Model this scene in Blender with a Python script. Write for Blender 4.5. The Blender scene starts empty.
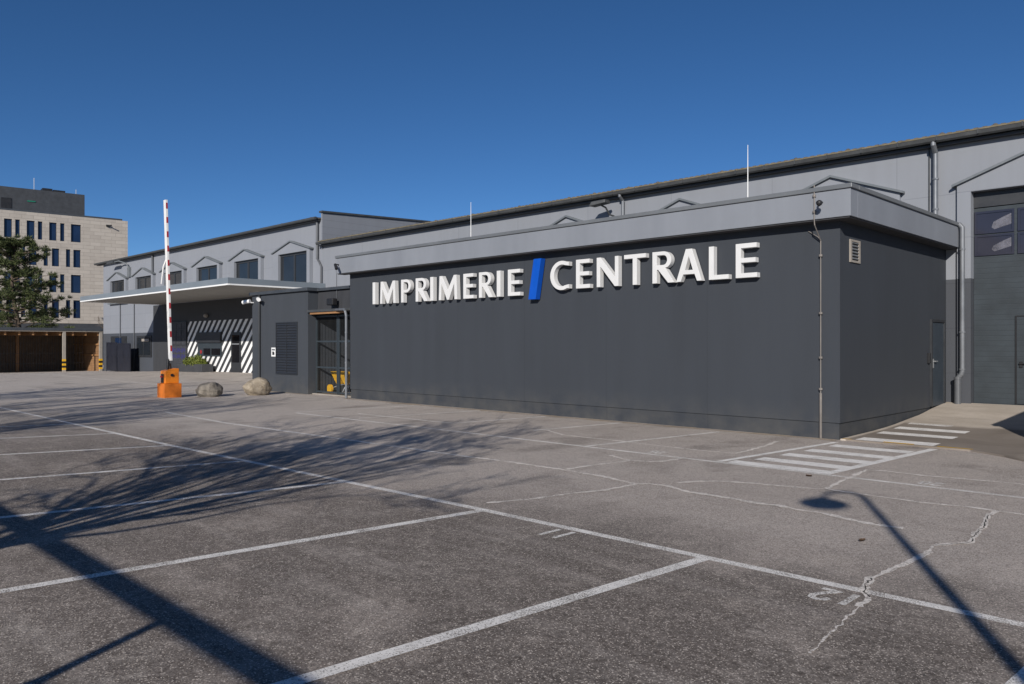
import bpy, bmesh, math, random
from mathutils import Vector, Matrix
R = math.radians
random.seed(7)
sc = bpy.context.scene
COL = sc.collection

# ------------------------------------------------------------------ camera, light, exposure
cam_d = bpy.data.cameras.new('camera')
cam_d.sensor_width = 36.0
cam_d.lens = 27.6
cam_d.shift_y = 2.5 / 1024
cam_d.clip_start = 0.05
cam_d.clip_end = 3000
cam = bpy.data.objects.new('camera', cam_d)
COL.objects.link(cam)
cam.location = (0, 0, 1.8)
cam.rotation_euler = (R(90), 0, R(44.565))
sc.camera = cam

SUN_EL, SUN_AZ = 23.5, -29.3           # shadows run 29.3 degrees left of +Y
sdir = Vector((math.sin(R(SUN_AZ)) * math.cos(R(SUN_EL)), math.cos(R(SUN_AZ)) * math.cos(R(SUN_EL)), -math.sin(R(SUN_EL))))
sun_d = bpy.data.lights.new('sun', 'SUN')
sun_d.energy = 4.8
sun_d.angle = R(0.46)
sun_d.color = (1.0, 0.945, 0.87)
sun = bpy.data.objects.new('sun', sun_d)
COL.objects.link(sun)
sun.rotation_euler = sdir.to_track_quat('-Z', 'Y').to_euler()
sun.location = (0, -20, 30)

world = bpy.data.worlds.new('World')
sc.world = world
world.use_nodes = True
wn = world.node_tree
wn.nodes.clear()
sky = wn.nodes.new('ShaderNodeTexSky')
sky.sky_type = 'NISHITA'
sky.sun_disc = False
sky.sun_elevation = R(SUN_EL)
sky.sun_rotation = R(180 + SUN_AZ)
sky.altitude = 300
sky.air_density = 0.55
sky.dust_density = 0.1
sky.ozone_density = 4.0
bg = wn.nodes.new('ShaderNodeBackground')
bg.inputs['Strength'].default_value = 0.086
wo = wn.nodes.new('ShaderNodeOutputWorld')
hs = wn.nodes.new('ShaderNodeHueSaturation')          # the deep blue of a polarised, very clear sky
hs.inputs['Saturation'].default_value = 1.14
wn.links.new(sky.outputs[0], hs.inputs['Color'])
wn.links.new(hs.outputs[0], bg.inputs[0])
wn.links.new(bg.outputs[0], wo.inputs[0])

sc.view_settings.view_transform = 'Standard'
sc.view_settings.look = 'None'
sc.view_settings.exposure = 0.0
sc.view_settings.gamma = 1.0
sc.view_settings.use_curve_mapping = False


# ------------------------------------------------------------------ node helpers
class NT:
    def __init__(self, name):
        self.m = bpy.data.materials.new(name)
        self.m.use_nodes = True
        self.t = self.m.node_tree
        self.t.nodes.clear()
        self.out = self.n('ShaderNodeOutputMaterial')
        self.bs = self.n('ShaderNodeBsdfPrincipled')
        self.l(self.bs.outputs[0], self.out.inputs[0])
        self._pos = None

    def n(self, typ, **kw):
        nd = self.t.nodes.new(typ)
        for k, v in kw.items():
            setattr(nd, k, v)
        return nd

    def l(self, a, b):
        self.t.links.new(a, b)

    def inp(self, sock, v):
        if hasattr(v, 'is_linked'):
            self.l(v, sock)
        else:
            sock.default_value = v

    def pos(self):
        if self._pos is None:
            self._pos = self.n('ShaderNodeNewGeometry').outputs['Position']
        return self._pos

    def xyz(self):
        s = self.n('ShaderNodeSeparateXYZ')
        self.l(self.pos(), s.inputs[0])
        return s.outputs[0], s.outputs[1], s.outputs[2]

    def math(self, op, a, b=0.0, c=None, clamp=False):
        nd = self.n('ShaderNodeMath', operation=op)
        nd.use_clamp = clamp
        self.inp(nd.inputs[0], a)
        self.inp(nd.inputs[1], b)
        if c is not None:
            self.inp(nd.inputs[2], c)
        return nd.outputs[0]

    def vec(self, x, y, z):
        nd = self.n('ShaderNodeCombineXYZ')
        for i, v in enumerate((x, y, z)):
            self.inp(nd.inputs[i], v)
        return nd.outputs[0]

    def scale(self, v, s):
        nd = self.n('ShaderNodeVectorMath', operation='MULTIPLY')
        self.l(v, nd.inputs[0])
        nd.inputs[1].default_value = s
        return nd.outputs[0]

    def noise(self, scale, detail=4, rough=0.55, vec=None, dist=0.0):
        nd = self.n('ShaderNodeTexNoise')
        nd.inputs['Scale'].default_value = scale
        nd.inputs['Detail'].default_value = detail
        nd.inputs['Roughness'].default_value = rough
        nd.inputs['Distortion'].default_value = dist
        self.l(vec if vec is not None else self.pos(), nd.inputs['Vector'])
        return nd.outputs[0]

    def ramp(self, f, p0, p1, c0=0.0, c1=1.0):
        nd = self.n('ShaderNodeMapRange')
        nd.clamp = True
        self.inp(nd.inputs[0], f)
        nd.inputs[1].default_value = p0
        nd.inputs[2].default_value = p1
        nd.inputs[3].default_value = c0
        nd.inputs[4].default_value = c1
        return nd.outputs[0]

    def mix(self, f, a, b, blend='MIX'):
        nd = self.n('ShaderNodeMix', data_type='RGBA', blend_type=blend)
        nd.clamp_factor = True
        self.inp(nd.inputs[0], f)
        for s, v in ((nd.inputs[6], a), (nd.inputs[7], b)):
            if hasattr(v, 'is_linked'):
                self.l(v, s)
            else:
                s.default_value = (*v, 1.0) if len(v) == 3 else v
        return nd.outputs[2]

    def bump(self, h, strength=0.3, dist=0.01):
        nd = self.n('ShaderNodeBump')
        nd.inputs['Strength'].default_value = strength
        nd.inputs['Distance'].default_value = dist
        self.l(h, nd.inputs['Height'])
        self.l(nd.outputs[0], self.bs.inputs['Normal'])

    def color(self, c):
        self.inp(self.bs.inputs['Base Color'], (*c, 1.0) if isinstance(c, tuple) and len(c) == 3 else c)

    def rough(self, v):
        self.inp(self.bs.inputs['Roughness'], v)


def sh(c, k):
    return tuple(min(1, v * k) for v in c)


def simple(name, c, rough=0.6, metal=0.0, var=0.15, scale=3.0, bump=0.0, streak=False):
    n = NT(name)
    v = n.scale(n.pos(), (scale * 3, scale * 3, scale * 0.25)) if streak else n.scale(n.pos(), (scale,) * 3)
    f = n.noise(1.0, 5, 0.6, v)
    f2 = n.noise(9.0 * scale, 3, 0.6)
    col = n.mix(n.ramp(f, 0.3, 0.7), sh(c, 1 - var), sh(c, 1 + var))
    col = n.mix(n.ramp(f2, 0.35, 0.75, 0, 0.25), col, sh(c, 1 - 1.4 * var))
    n.color(col)
    n.rough(n.ramp(f, 0.3, 0.7, max(0.05, rough - 0.08), min(1, rough + 0.08)))
    n.bs.inputs['Metallic'].default_value = metal
    if bump:
        n.bump(f2, bump, 0.01)
    return n.m


def glass_mat(name, c, rough=0.05):
    n = NT(name)
    f = n.noise(0.8, 3)
    n.color(n.mix(f, sh(c, 0.6), sh(c, 1.4)))
    n.rough(rough)
    n.bs.inputs['Specular IOR Level'].default_value = 0.4
    return n.m


# dark rendered wall (annex, block) with faint vertical streaks and panel joints
def render_wall(name, c, joints=(), axis=0):
    n = NT(name)
    x, y, z = n.xyz()
    st = n.noise(1.0, 5, 0.6, n.vec(n.math('MULTIPLY', x, 2.2), n.math('MULTIPLY', y, 2.2), n.math('MULTIPLY', z, 0.22)))
    big = n.noise(0.35, 3, 0.5)
    fine = n.noise(60, 2, 0.5)
    col = n.mix(n.ramp(st, 0.3, 0.72), sh(c, 0.92), sh(c, 1.09))
    col = n.mix(n.ramp(big, 0.35, 0.7, 0, 0.5), col, sh(c, 1.08))
    # rain splash dirt rising from the foot of the wall
    d = n.math('MULTIPLY', n.ramp(z, 0.05, 0.75, 1, 0), n.ramp(n.noise(2.2, 4), 0.35, 0.7))
    col = n.mix(n.math('MULTIPLY', d, 0.45), col, (0.10, 0.095, 0.085))
    for j in joints:
        dd = n.math('ABSOLUTE', n.math('SUBTRACT', x if axis == 0 else y, j))
        col = n.mix(n.ramp(dd, 0.004, 0.016, 0.32, 0.0), col, sh(c, 0.45))
    n.color(col)
    n.rough(0.8)
    n.bump(n.math('ADD', fine, n.math('MULTIPLY', st, 0.6)), 0.25, 0.004)
    return n.m


def two_tone(name, up, low, zs, ph=1.1, pw=3.4):
    n = NT(name)
    x, y, z = n.xyz()
    br = n.n('ShaderNodeTexBrick')
    br.offset = 0.0
    n.l(n.vec(n.math('ADD', x, n.math('MULTIPLY', y, 0.97)), z, 0.0), br.inputs['Vector'])
    br.inputs['Scale'].default_value = 1.0
    br.inputs['Mortar Size'].default_value = 0.011
    br.inputs['Mortar Smooth'].default_value = 0.3
    br.inputs['Brick Width'].default_value = pw
    br.inputs['Row Height'].default_value = ph
    br.inputs['Color1'].default_value = (1, 1, 1, 1)
    br.inputs['Color2'].default_value = (0.94, 0.94, 0.94, 1)
    br.inputs['Mortar'].default_value = (0.72, 0.72, 0.74, 1)
    st = n.noise(1.0, 5, 0.6, n.vec(n.math('MULTIPLY', x, 3.0), n.math('MULTIPLY', y, 3.0), n.math('MULTIPLY', z, 0.3)))
    big = n.noise(0.3, 3)
    base = n.mix(n.math('GREATER_THAN', z, zs), low, up)
    col = n.mix(1.0, base, br.outputs[0], 'MULTIPLY')
    dirt = n.math('MULTIPLY', n.ramp(st, 0.4, 0.8), 0.28)
    col = n.mix(dirt, col, n.mix(1.0, base, (0.72, 0.70, 0.68), 'MULTIPLY'))
    col = n.mix(n.ramp(big, 0.35, 0.7, 0, 0.35), col, n.mix(1.0, base, (1.08, 1.08, 1.08), 'MULTIPLY'))
    n.color(col)
    n.rough(0.72)
    n.bump(st, 0.1, 0.005)
    return n.m


def stone_mat():
    n = NT('limestone_courses')
    x, y, z = n.xyz()
    br = n.n('ShaderNodeTexBrick')
    br.offset = 0.37
    n.l(n.vec(n.math('ADD', y, n.math('MULTIPLY', x, 0.9)), z, 0.0), br.inputs['Vector'])
    br.inputs['Scale'].default_value = 1.0
    br.inputs['Mortar Size'].default_value = 0.022
    br.inputs['Brick Width'].default_value = 1.25
    br.inputs['Row Height'].default_value = 0.42
    br.inputs['Color1'].default_value = (0.42, 0.38, 0.335, 1)
    br.inputs['Color2'].default_value = (0.345, 0.31, 0.272, 1)
    br.inputs['Mortar'].default_value = (0.25, 0.225, 0.20, 1)
    f = n.noise(1.2, 5)
    n.color(n.mix(n.ramp(f, 0.35, 0.7, 0, 0.35), br.outputs[0], (0.45, 0.41, 0.365)))
    n.rough(0.85)
    return n.m


def asphalt_mat():
    n = NT('asphalt')
    x, y, z = n.xyz()
    big = n.noise(0.11, 5, 0.62, dist=0.6)
    mid = n.noise(0.55, 6, 0.65, dist=0.4)
    med = n.noise(3.2, 6, 0.68)
    mott = n.noise(20, 5, 0.72)
    fin = n.noise(95, 3, 0.7)
    grit = n.n('ShaderNodeTexVoronoi')
    grit.inputs['Scale'].default_value = 120
    n.l(n.pos(), grit.inputs['Vector'])
    gsep = n.n('ShaderNodeSeparateColor')
    n.l(grit.outputs['Color'], gsep.inputs[0])
    # older darker surface in the stalls this side of the long line, greyer in the lane
    edge = n.math('ADD', y, n.math('MULTIPLY', n.math('SUBTRACT', mid, 0.5), 1.6))
    lane = n.ramp(edge, 5.3, 7.4)
    near = n.mix(n.ramp(big, 0.32, 0.68), (0.068, 0.053, 0.043), (0.140, 0.113, 0.096))
    far = n.mix(n.ramp(big, 0.32, 0.68), (0.390, 0.343, 0.310), (0.560, 0.505, 0.465))
    col = n.mix(lane, near, far)
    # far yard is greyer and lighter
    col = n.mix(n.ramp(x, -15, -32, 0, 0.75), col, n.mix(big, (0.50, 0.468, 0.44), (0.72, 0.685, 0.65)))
    # pale dust blotches and dark damp blotches
    col = n.mix(n.math('MULTIPLY', n.ramp(mid, 0.54, 0.76), 0.7), col, (0.56, 0.49, 0.435))
    col = n.mix(n.math('MULTIPLY', n.ramp(mid, 0.46, 0.26), 0.6), col, (0.10, 0.082, 0.07))
    col = n.mix(n.ramp(med, 0.54, 0.78, 0, 0.6), col, (0.58, 0.515, 0.46))
    col = n.mix(n.ramp(med, 0.46, 0.22, 0, 0.35), col, (0.085, 0.074, 0.067))
    # streaks along the driving direction
    st = n.noise(1.0, 5, 0.65, n.vec(n.math('MULTIPLY', x, 0.30), n.math('MULTIPLY', y, 2.6), 0.0))
    col = n.mix(n.ramp(st, 0.52, 0.78, 0, 0.5), col, (0.52, 0.475, 0.44))
    # chalky bloom in irregular patches and old dark drip stains under the bays
    bl = n.noise(0.85, 7, 0.72, dist=1.2)
    bm_ = n.noise(6.0, 5, 0.75)
    col = n.mix(n.math('MULTIPLY', n.ramp(bl, 0.51, 0.66), n.ramp(bm_, 0.42, 0.60, 0, 0.75)), col, n.mix(lane, (0.40, 0.36, 0.325), (0.58, 0.53, 0.49)))
    dr = n.noise(0.7, 3, 0.5, n.scale(n.pos(), (1.3, 0.8, 1.0)))
    col = n.mix(n.ramp(dr, 0.57, 0.70, 0, 0.55), col, (0.075, 0.062, 0.052))
    # aggregate: dark and pale stones
    col = n.mix(n.ramp(mott, 0.36, 0.70, 0.0, 0.35), col, (0.56, 0.51, 0.47))
    col = n.mix(n.ramp(mott, 0.50, 0.26, 0.0, 0.28), col, (0.06, 0.052, 0.047))
    col = n.mix(n.ramp(gsep.outputs[0], 0.80, 0.99, 0, 0.85), col, (0.74, 0.67, 0.60))
    col = n.mix(n.ramp(gsep.outputs[1], 0.52, 0.95, 0, 0.62), col, (0.055, 0.047, 0.042))
    col = n.mix(n.ramp(fin, 0.5, 0.8, 0, 0.25), col, (0.06, 0.053, 0.048))
    col = n.mix(1.0, col, (1.0, 0.975, 0.95), 'MULTIPLY')
    n.color(col)
    n.rough(0.88)
    n.bump(n.math('ADD', fin, n.math('MULTIPLY', gsep.outputs[0], 0.7)), 0.55, 0.012)
    return n.m


def paint_mat(name, c, wear=0.5, wscale=16.0, soft=0.045):
    """road paint that has worn through to the asphalt under it"""
    n = NT(name)
    w1 = n.noise(wscale * 5, 4, 0.75)
    w2 = n.noise(2.2, 4, 0.6)
    f = n.math('ADD', n.math('MULTIPLY', w1, 0.85), n.math('MULTIPLY', w2, 0.32))
    mask = n.ramp(f, wear - soft, wear + soft)
    dirt = n.noise(7, 4)
    n.color(n.mix(n.ramp(dirt, 0.3, 0.7), sh(c, 0.78), c))
    n.rough(0.75)
    tr = n.n('ShaderNodeBsdfTransparent')
    mx = n.n('ShaderNodeMixShader')
    n.l(mask, mx.inputs[0])
    n.l(tr.outputs[0], mx.inputs[1])
    n.l(n.bs.outputs[0], mx.inputs[2])
    n.l(mx.outputs[0], n.out.inputs[0])
    return n.m


def apron_mat():
    n = NT('apron_concrete')
    x, y, z = n.xyz()
    mid = n.noise(0.9, 5, 0.6, dist=0.5)
    fin = n.noise(40, 4, 0.7)
    e = n.math('ADD', y, n.math('MULTIPLY', n.math('SUBTRACT', mid, 0.5), 0.5))
    e2 = n.math('ADD', x, n.math('MULTIPLY', n.math('SUBTRACT', mid, 0.5), 0.7))
    f = n.math('MAXIMUM', n.ramp(e, 17.9, 18.15), n.ramp(e2, -3.1, -2.6))
    f = n.math('MAXIMUM', f, n.ramp(x, -5.84, -5.87))
    conc = n.mix(n.ramp(mid, 0.3, 0.7), (0.38, 0.325, 0.265), (0.52, 0.455, 0.385))
    asp = n.mix(n.ramp(mid, 0.3, 0.7), (0.165, 0.137, 0.112), (0.25, 0.213, 0.18))
    col = n.mix(f, asp, conc)
    st = n.noise(1.0, 4, 0.6, n.vec(n.math('MULTIPLY', x, 0.8), n.math('MULTIPLY', y, 3.0), 0.0))
    col = n.mix(n.ramp(st, 0.52, 0.75, 0, 0.45), col, (0.22, 0.18, 0.14))
    col = n.mix(n.ramp(fin, 0.5, 0.8, 0, 0.45), col, (0.15, 0.125, 0.10))
    n.color(col)
    n.rough(0.9)
    n.bump(fin, 0.4, 0.01)
    return n.m


def zebra_mat():
    n = NT('zebra_painted_wall')
    x, y, z = n.xyz()
    d = n.math('SUBTRACT', x, z)
    fr = n.math('FRACT', n.math('DIVIDE', n.math('ADD', d, 200.13), 0.68))
    m = n.math('LESS_THAN', fr, 0.5)
    f = n.noise(3, 4)
    n.color(n.mix(m, (0.038, 0.040, 0.045), n.mix(f, (0.72, 0.72, 0.71), (0.82, 0.82, 0.81))))
    n.rough(0.75)
    return n.m


def slat_mat(name, c, step, axis=2, dark=0.35, bmp=0.5):
    n = NT(name)
    p = n.xyz()[axis]
    fr = n.math('FRACT', n.math('DIVIDE', n.math('ADD', p, 100.0), step))
    g = n.math('LESS_THAN', fr, 0.12)
    f = n.noise(2.0, 5)
    col = n.mix(n.ramp(f, 0.3, 0.7), sh(c, 0.75), sh(c, 1.2))
    n.color(n.mix(g, col, sh(c, dark)))
    n.rough(0.6)
    n.bump(n.math('SUBTRACT', 1.0, n.ramp(n.math('ABSOLUTE', n.math('SUBTRACT', fr, 0.06)), 0.0, 0.12, 1, 0)), bmp, 0.02)
    return n.m


def boulder_mat(name, a, b):
    n = NT(name)
    f = n.noise(4.5, 8, 0.7)
    f2 = n.noise(22, 4, 0.65)
    col = n.mix(n.ramp(f, 0.35, 0.68), a, b)
    col = n.mix(n.ramp(f2, 0.45, 0.7, 0, 0.5), col, sh(a, 0.6))
    n.color(col)
    n.rough(0.92)
    n.bump(n.math('ADD', f, n.math('MULTIPLY', f2, 0.5)), 0.8, 0.04)
    return n.m


def leaf_mat(name, a, b):
    n = NT(name)
    ob = n.n('ShaderNodeNewGeometry').outputs['Random Per Island']
    f = n.noise(1.2, 3)
    n.color(n.mix(n.math('ADD', n.math('MULTIPLY', ob, 0.7), n.math('MULTIPLY', f, 0.3)), a, b))
    n.rough(0.7)
    n.bs.inputs['Specular IOR Level'].default_value = 0.25
    return n.m


M = {}
JOINTS = (-19.67, -16.82, -14.2, -11.51, -8.80)
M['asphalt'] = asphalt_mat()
M['apron'] = apron_mat()
M['annex'] = render_wall('dark_render', (0.0315, 0.0370, 0.0465), JOINTS)
M['plinth'] = render_wall('plinth_render', (0.029, 0.034, 0.043), JOINTS)
M['block'] = render_wall('block_render', (0.040, 0.046, 0.056))
M['block_dark'] = simple('dark_interior_render', (0.034, 0.036, 0.042), 0.85, var=0.2, streak=True)
M['fascia'] = simple('grey_fascia_panel', (0.203, 0.218, 0.246), 0.6, var=0.08, scale=0.5, streak=True)
M['cap'] = simple('grey_metal_capping', (0.155, 0.165, 0.175), 0.45, 0.2, var=0.12, scale=1.0)
M['soffit'] = simple('dark_soffit', (0.05, 0.05, 0.055), 0.8)
M['hall'] = two_tone('hall_cladding', (0.228, 0.242, 0.270), (0.055, 0.060, 0.071), 3.40)
M['office'] = two_tone('office_cladding', (0.235, 0.249, 0.280), (0.060, 0.067, 0.081), 2.64, 1.0, 5.25)
M['gable'] = two_tone('gable_cladding', (0.195, 0.208, 0.235), (0.09, 0.09, 0.1), 0.0, 0.35, 40.0)
M['surround'] = simple('window_surround_panel', (0.230, 0.244, 0.273), 0.65, var=0.08, scale=0.6)
M['trim'] = simple('trim_metal', (0.17, 0.185, 0.195), 0.45, 0.2, var=0.1)
M['roof'] = simple('weathered_roof_sheet', (0.10, 0.092, 0.080), 0.85, var=0.3, scale=1.5, bump=0.3)
M['gutter'] = simple('dark_gutter_metal', (0.075, 0.078, 0.08), 0.5, 0.3, var=0.2)
M['moss'] = simple('lichen_edge', (0.16, 0.135, 0.09), 0.95, var=0.3, scale=4)
M['pipe'] = simple('zinc_pipe', (0.19, 0.20, 0.215), 0.42, 0.45, var=0.15, scale=2)
M['pipe_dark'] = simple('dark_zinc_pipe', (0.105, 0.11, 0.12), 0.5, 0.2, var=0.15, scale=2)
M['pipe_brown'] = simple('copper_brown_conductor', (0.20, 0.18, 0.165), 0.6, 0.2, var=0.2)
M['canopy'] = simple('canopy_fascia_blue_grey', (0.175, 0.205, 0.235), 0.5, var=0.08, scale=0.7)
M['canopy_under'] = simple('canopy_underside', (0.30, 0.295, 0.28), 0.8, var=0.08, scale=1)
M['white_edge'] = simple('white_painted_metal', (0.80, 0.80, 0.79), 0.45, var=0.04)
M['frame'] = simple('anthracite_window_frame', (0.030, 0.032, 0.036), 0.45)
M['glass'] = glass_mat('window_glass', (0.020, 0.024, 0.030))
M['blueglass'] = glass_mat('blue_tower_glass', (0.012, 0.026, 0.065), 0.04)
M['darkglass'] = glass_mat('dark_glass', (0.012, 0.012, 0.015))
M['stone'] = stone_mat()
M['pent'] = slat_mat('penthouse_cladding', (0.042, 0.046, 0.053), 0.45, dark=0.93, bmp=0.1)
M['black'] = simple('black_plastic', (0.014, 0.014, 0.016), 0.5)
M['white'] = simple('white_letter_enamel', (0.64, 0.64, 0.635), 0.45, var=0.03)
M['blue'] = simple('blue_letter_enamel', (0.002, 0.075, 0.44), 0.35, var=0.05)
M['gate'] = slat_mat('sectional_gate_steel', (0.029, 0.038, 0.046), 0.125, dark=0.9, bmp=0.15)
M['gate_plain'] = simple('gate_rail_steel', (0.034, 0.044, 0.053), 0.5, var=0.1)
M['gateglass'] = glass_mat('gate_pane', (0.030, 0.031, 0.046), 0.12)
M['reflection'] = paint_mat('painted_reflection', (0.20, 0.20, 0.24), 0.56, 1.2, 0.25)  # soft pale colour painted as a reflection in the gate panes
M['door'] = simple('steel_door', (0.036, 0.048, 0.062), 0.5, var=0.08)
M['zebra'] = zebra_mat()
M['dark_wall'] = simple('dark_entrance_wall', (0.038, 0.040, 0.045), 0.75, var=0.15, streak=True)
M['shutter'] = slat_mat('roller_shutter', (0.045, 0.047, 0.055), 0.12)
M['bluepaint'] = simple('blue_lettering_film', (0.030, 0.028, 0.16), 0.6)
M['louver'] = simple('louver_metal', (0.020, 0.023, 0.029), 0.55, var=0.1)
M['orange'] = simple('orange_paint', (0.70, 0.20, 0.012), 0.42, var=0.10, scale=3)
M['orange_base'] = simple('orange_weathered_paint', (0.56, 0.145, 0.012), 0.6, var=0.22, scale=4, bump=0.2)
M['red'] = simple('red_reflective', (0.36, 0.03, 0.036), 0.4)
M['boom'] = simple('white_boom_paint', (0.74, 0.73, 0.71), 0.45, var=0.05)
M['yellow'] = simple('yellow_paint', (0.72, 0.40, 0.02), 0.5)
M['wood'] = slat_mat('larch_boards', (0.27, 0.15, 0.075), 0.14, 2, 0.45)
M['wood_dark'] = slat_mat('weathered_boards', (0.16, 0.105, 0.065), 0.16, 1, 0.4)
M['wood_beam'] = simple('orange_timber', (0.30, 0.155, 0.065), 0.65, var=0.2, scale=2)
M['post'] = simple('pale_concrete_post', (0.30, 0.27, 0.235), 0.85, var=0.12)
M['flatroof'] = simple('flat_roof_edge', (0.045, 0.052, 0.062), 0.6)
M['bark'] = simple('bark', (0.10, 0.075, 0.055), 0.95, var=0.35, scale=3, bump=0.5)
M['pine'] = leaf_mat('pine_needles', (0.020, 0.032, 0.012), (0.115, 0.135, 0.050))
M['shrub'] = leaf_mat('shrub_leaves', (0.035, 0.055, 0.008), (0.17, 0.19, 0.035))
M['boulder_a'] = boulder_mat('grey_granite', (0.165, 0.145, 0.12), (0.31, 0.275, 0.23))
M['boulder_b'] = boulder_mat('tan_sandstone', (0.235, 0.19, 0.135), (0.42, 0.36, 0.28))
M['planter'] = simple('planter_fibre_cement', (0.045, 0.047, 0.052), 0.7)
M['leaf'] = simple('dry_leaf', (0.085, 0.05, 0.028), 0.8, scale=20)
M['navy'] = simple('navy_steel', (0.016, 0.018, 0.028), 0.5)
M['metal'] = simple('galvanised_steel', (0.36, 0.37, 0.38), 0.45, 0.5, var=0.12)
M['line'] = paint_mat('worn_white_line', (0.86, 0.825, 0.78), 0.532)
M['line_faint'] = paint_mat('faded_white_line', (0.86, 0.82, 0.77), 0.54)
M['crosswalk'] = paint_mat('crosswalk_paint', (0.88, 0.85, 0.81), 0.485)
M['crack'] = paint_mat('dusty_crack_fill', (0.80, 0.74, 0.68), 0.515, 9)
M['crackcore'] = simple('open_crack', (0.02, 0.018, 0.016), 1.0)
M['yellow_line'] = paint_mat('worn_yellow_paint', (0.80, 0.46, 0.03), 0.51)
M['sand'] = paint_mat('sand_drift', (0.42, 0.34, 0.255), 0.53, 6)

# ------------------------------------------------------------------ object helpers
ORG = {}


def tag(o, label=None, cat=None, group=None, kind=None):
    if label: o['label'] = label
    if cat: o['category'] = cat
    if group: o['group'] = group
    if kind: o['kind'] = kind
    return o


def thing(name, label, cat, loc=(0, 0, 0), group=None):
    o = bpy.data.objects.new(name, None)
    o.empty_display_size = 0.3
    COL.objects.link(o)
    o.location = loc
    ORG[o.name] = Vector(loc)
    return tag(o, label, cat, group)


class MB:
    """collects shapes in world coordinates, then links them as ONE mesh object"""
    def __init__(self):
        self.v, self.f = [], []

    def add(self, vs, fs):
        b = len(self.v)
        self.v += [tuple(p) for p in vs]
        self.f += [tuple(b + i for i in f) for f in fs]
        return self

    def box(self, x0, x1, y0, y1, z0, z1):
        return self.add([(x0, y0, z0), (x1, y0, z0), (x1, y1, z0), (x0, y1, z0), (x0, y0, z1), (x1, y0, z1), (x1, y1, z1), (x0, y1, z1)],
                        [(0, 3, 2, 1), (4, 5, 6, 7), (0, 1, 5, 4), (1, 2, 6, 5), (2, 3, 7, 6), (3, 0, 4, 7)])

    def prism(self, poly, a0, a1, axis='y'):
        """poly in the plane across the axis: y -> (x,z), x -> (y,z), z -> (x,y)"""
        def P(p, a):
            return {'y': (p[0], a, p[1]), 'x': (a, p[0], p[1]), 'z': (p[0], p[1], a)}[axis]
        n = len(poly)
        vs = [P(p, a0) for p in poly] + [P(p, a1) for p in poly]
        fs = [tuple(range(n)), tuple(range(2 * n - 1, n - 1, -1))]
        fs += [(i, i + n, (i + 1) % n + n, (i + 1) % n) for i in range(n)]
        return self.add(vs, fs)

    def tube(self, pts, rad, n=10, cap=True):
        pts = [Vector(p) for p in pts]
        if not isinstance(rad, (list, tuple)):
            rad = [rad] * len(pts)
        b = len(self.v)
        up = Vector((0, 0, 1))
        d0 = (pts[1] - pts[0]).normalized()
        side = d0.cross(up)
        if side.length < 1e-3:
            side = Vector((1, 0, 0))
        side.normalize()
        for i, p in enumerate(pts):
            if i == 0: d = pts[1] - pts[0]
            elif i == len(pts) - 1: d = pts[-1] - pts[-2]
            else: d = (pts[i + 1] - pts[i]).normalized() + (pts[i] - pts[i - 1]).normalized()
            if d.length < 1e-6: d = d0
            d.normalize()
            side = side - d * side.dot(d)
            if side.length < 1e-4:
                side = d.orthogonal()
            side.normalize()
            w = d.cross(side)
            for k in range(n):
                a = 2 * math.pi * k / n
                self.v.append(tuple(p + (side * math.cos(a) + w * math.sin(a)) * rad[i]))
        for i in range(len(pts) - 1):
            for k in range(n):
                a, c = b + i * n + k, b + i * n + (k + 1) % n
                self.f.append((a, c, c + n, a + n))
        if cap:
            self.f.append(tuple(b + k for k in range(n - 1, -1, -1)))
            e = b + (len(pts) - 1) * n
            self.f.append(tuple(e + k for k in range(n)))
        return self

    def lathe(self, prof, c, n=20):
        """prof: list of (radius, z) about a vertical axis through c"""
        b = len(self.v)
        for r, z in prof:
            for k in range(n):
                a = 2 * math.pi * k / n
                self.v.append((c[0] + r * math.cos(a), c[1] + r * math.sin(a), c[2] + z))
        for i in range(len(prof) - 1):
            for k in range(n):
                a, d = b + i * n + k, b + i * n + (k + 1) % n
                self.f.append((a, d, d + n, a + n))
        self.f.append(tuple(b + k for k in range(n - 1, -1, -1)))
        e = b + (len(prof) - 1) * n
        self.f.append(tuple(e + k for k in range(n)))
        return self

    def build(self, name, mat, parent=None, smooth=False, bevel=0.0, fix=True):
        if parent is not None:
            o0 = ORG[parent.name]
        else:
            xs = [p[0] for p in self.v]; ys = [p[1] for p in self.v]; zs = [p[2] for p in self.v]
            o0 = Vector(((min(xs) + max(xs)) / 2, (min(ys) + max(ys)) / 2, min(zs)))
        me = bpy.data.meshes.new(name)
        me.from_pydata([(x - o0.x, y - o0.y, z - o0.z) for x, y, z in self.v], [], self.f)
        if fix:
            bm = bmesh.new(); bm.from_mesh(me)
            bmesh.ops.recalc_face_normals(bm, faces=bm.faces)
            bm.to_mesh(me); bm.free()
        me.materials.append(mat)
        if smooth:
            for p in me.polygons: p.use_smooth = True
        o = bpy.data.objects.new(name, me)
        COL.objects.link(o)
        if parent is not None:
            o.parent = parent
        else:
            o.location = o0
        ORG[o.name] = o0 if parent is None else ORG[parent.name]
        if bevel:
            md = o.modifiers.new('bevel', 'BEVEL')
            md.width = bevel; md.segments = 2; md.limit_method = 'ANGLE'
        return o


def structure(o):
    o['kind'] = 'structure'
    return o


# ------------------------------------------------------------------ ground
def sstep(t):
    t = max(0.0, min(1.0, t))
    return t * t * (3 - 2 * t)


APR = [(12.0, 0.025), (14.9, 0.03), (16.5, 0.05), (17.5, 0.08), (18.5, 0.145), (19.4, 0.20), (20.2, 0.29), (21.4, 0.385), (40, 0.385)]


def apr(y):
    if y <= APR[0][0]: return APR[0][1]
    for (a, za), (b, zb) in zip(APR, APR[1:]):
        if y <= b:
            return za + (zb - za) * (y - a) / (b - a)
    return APR[-1][1]


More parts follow.
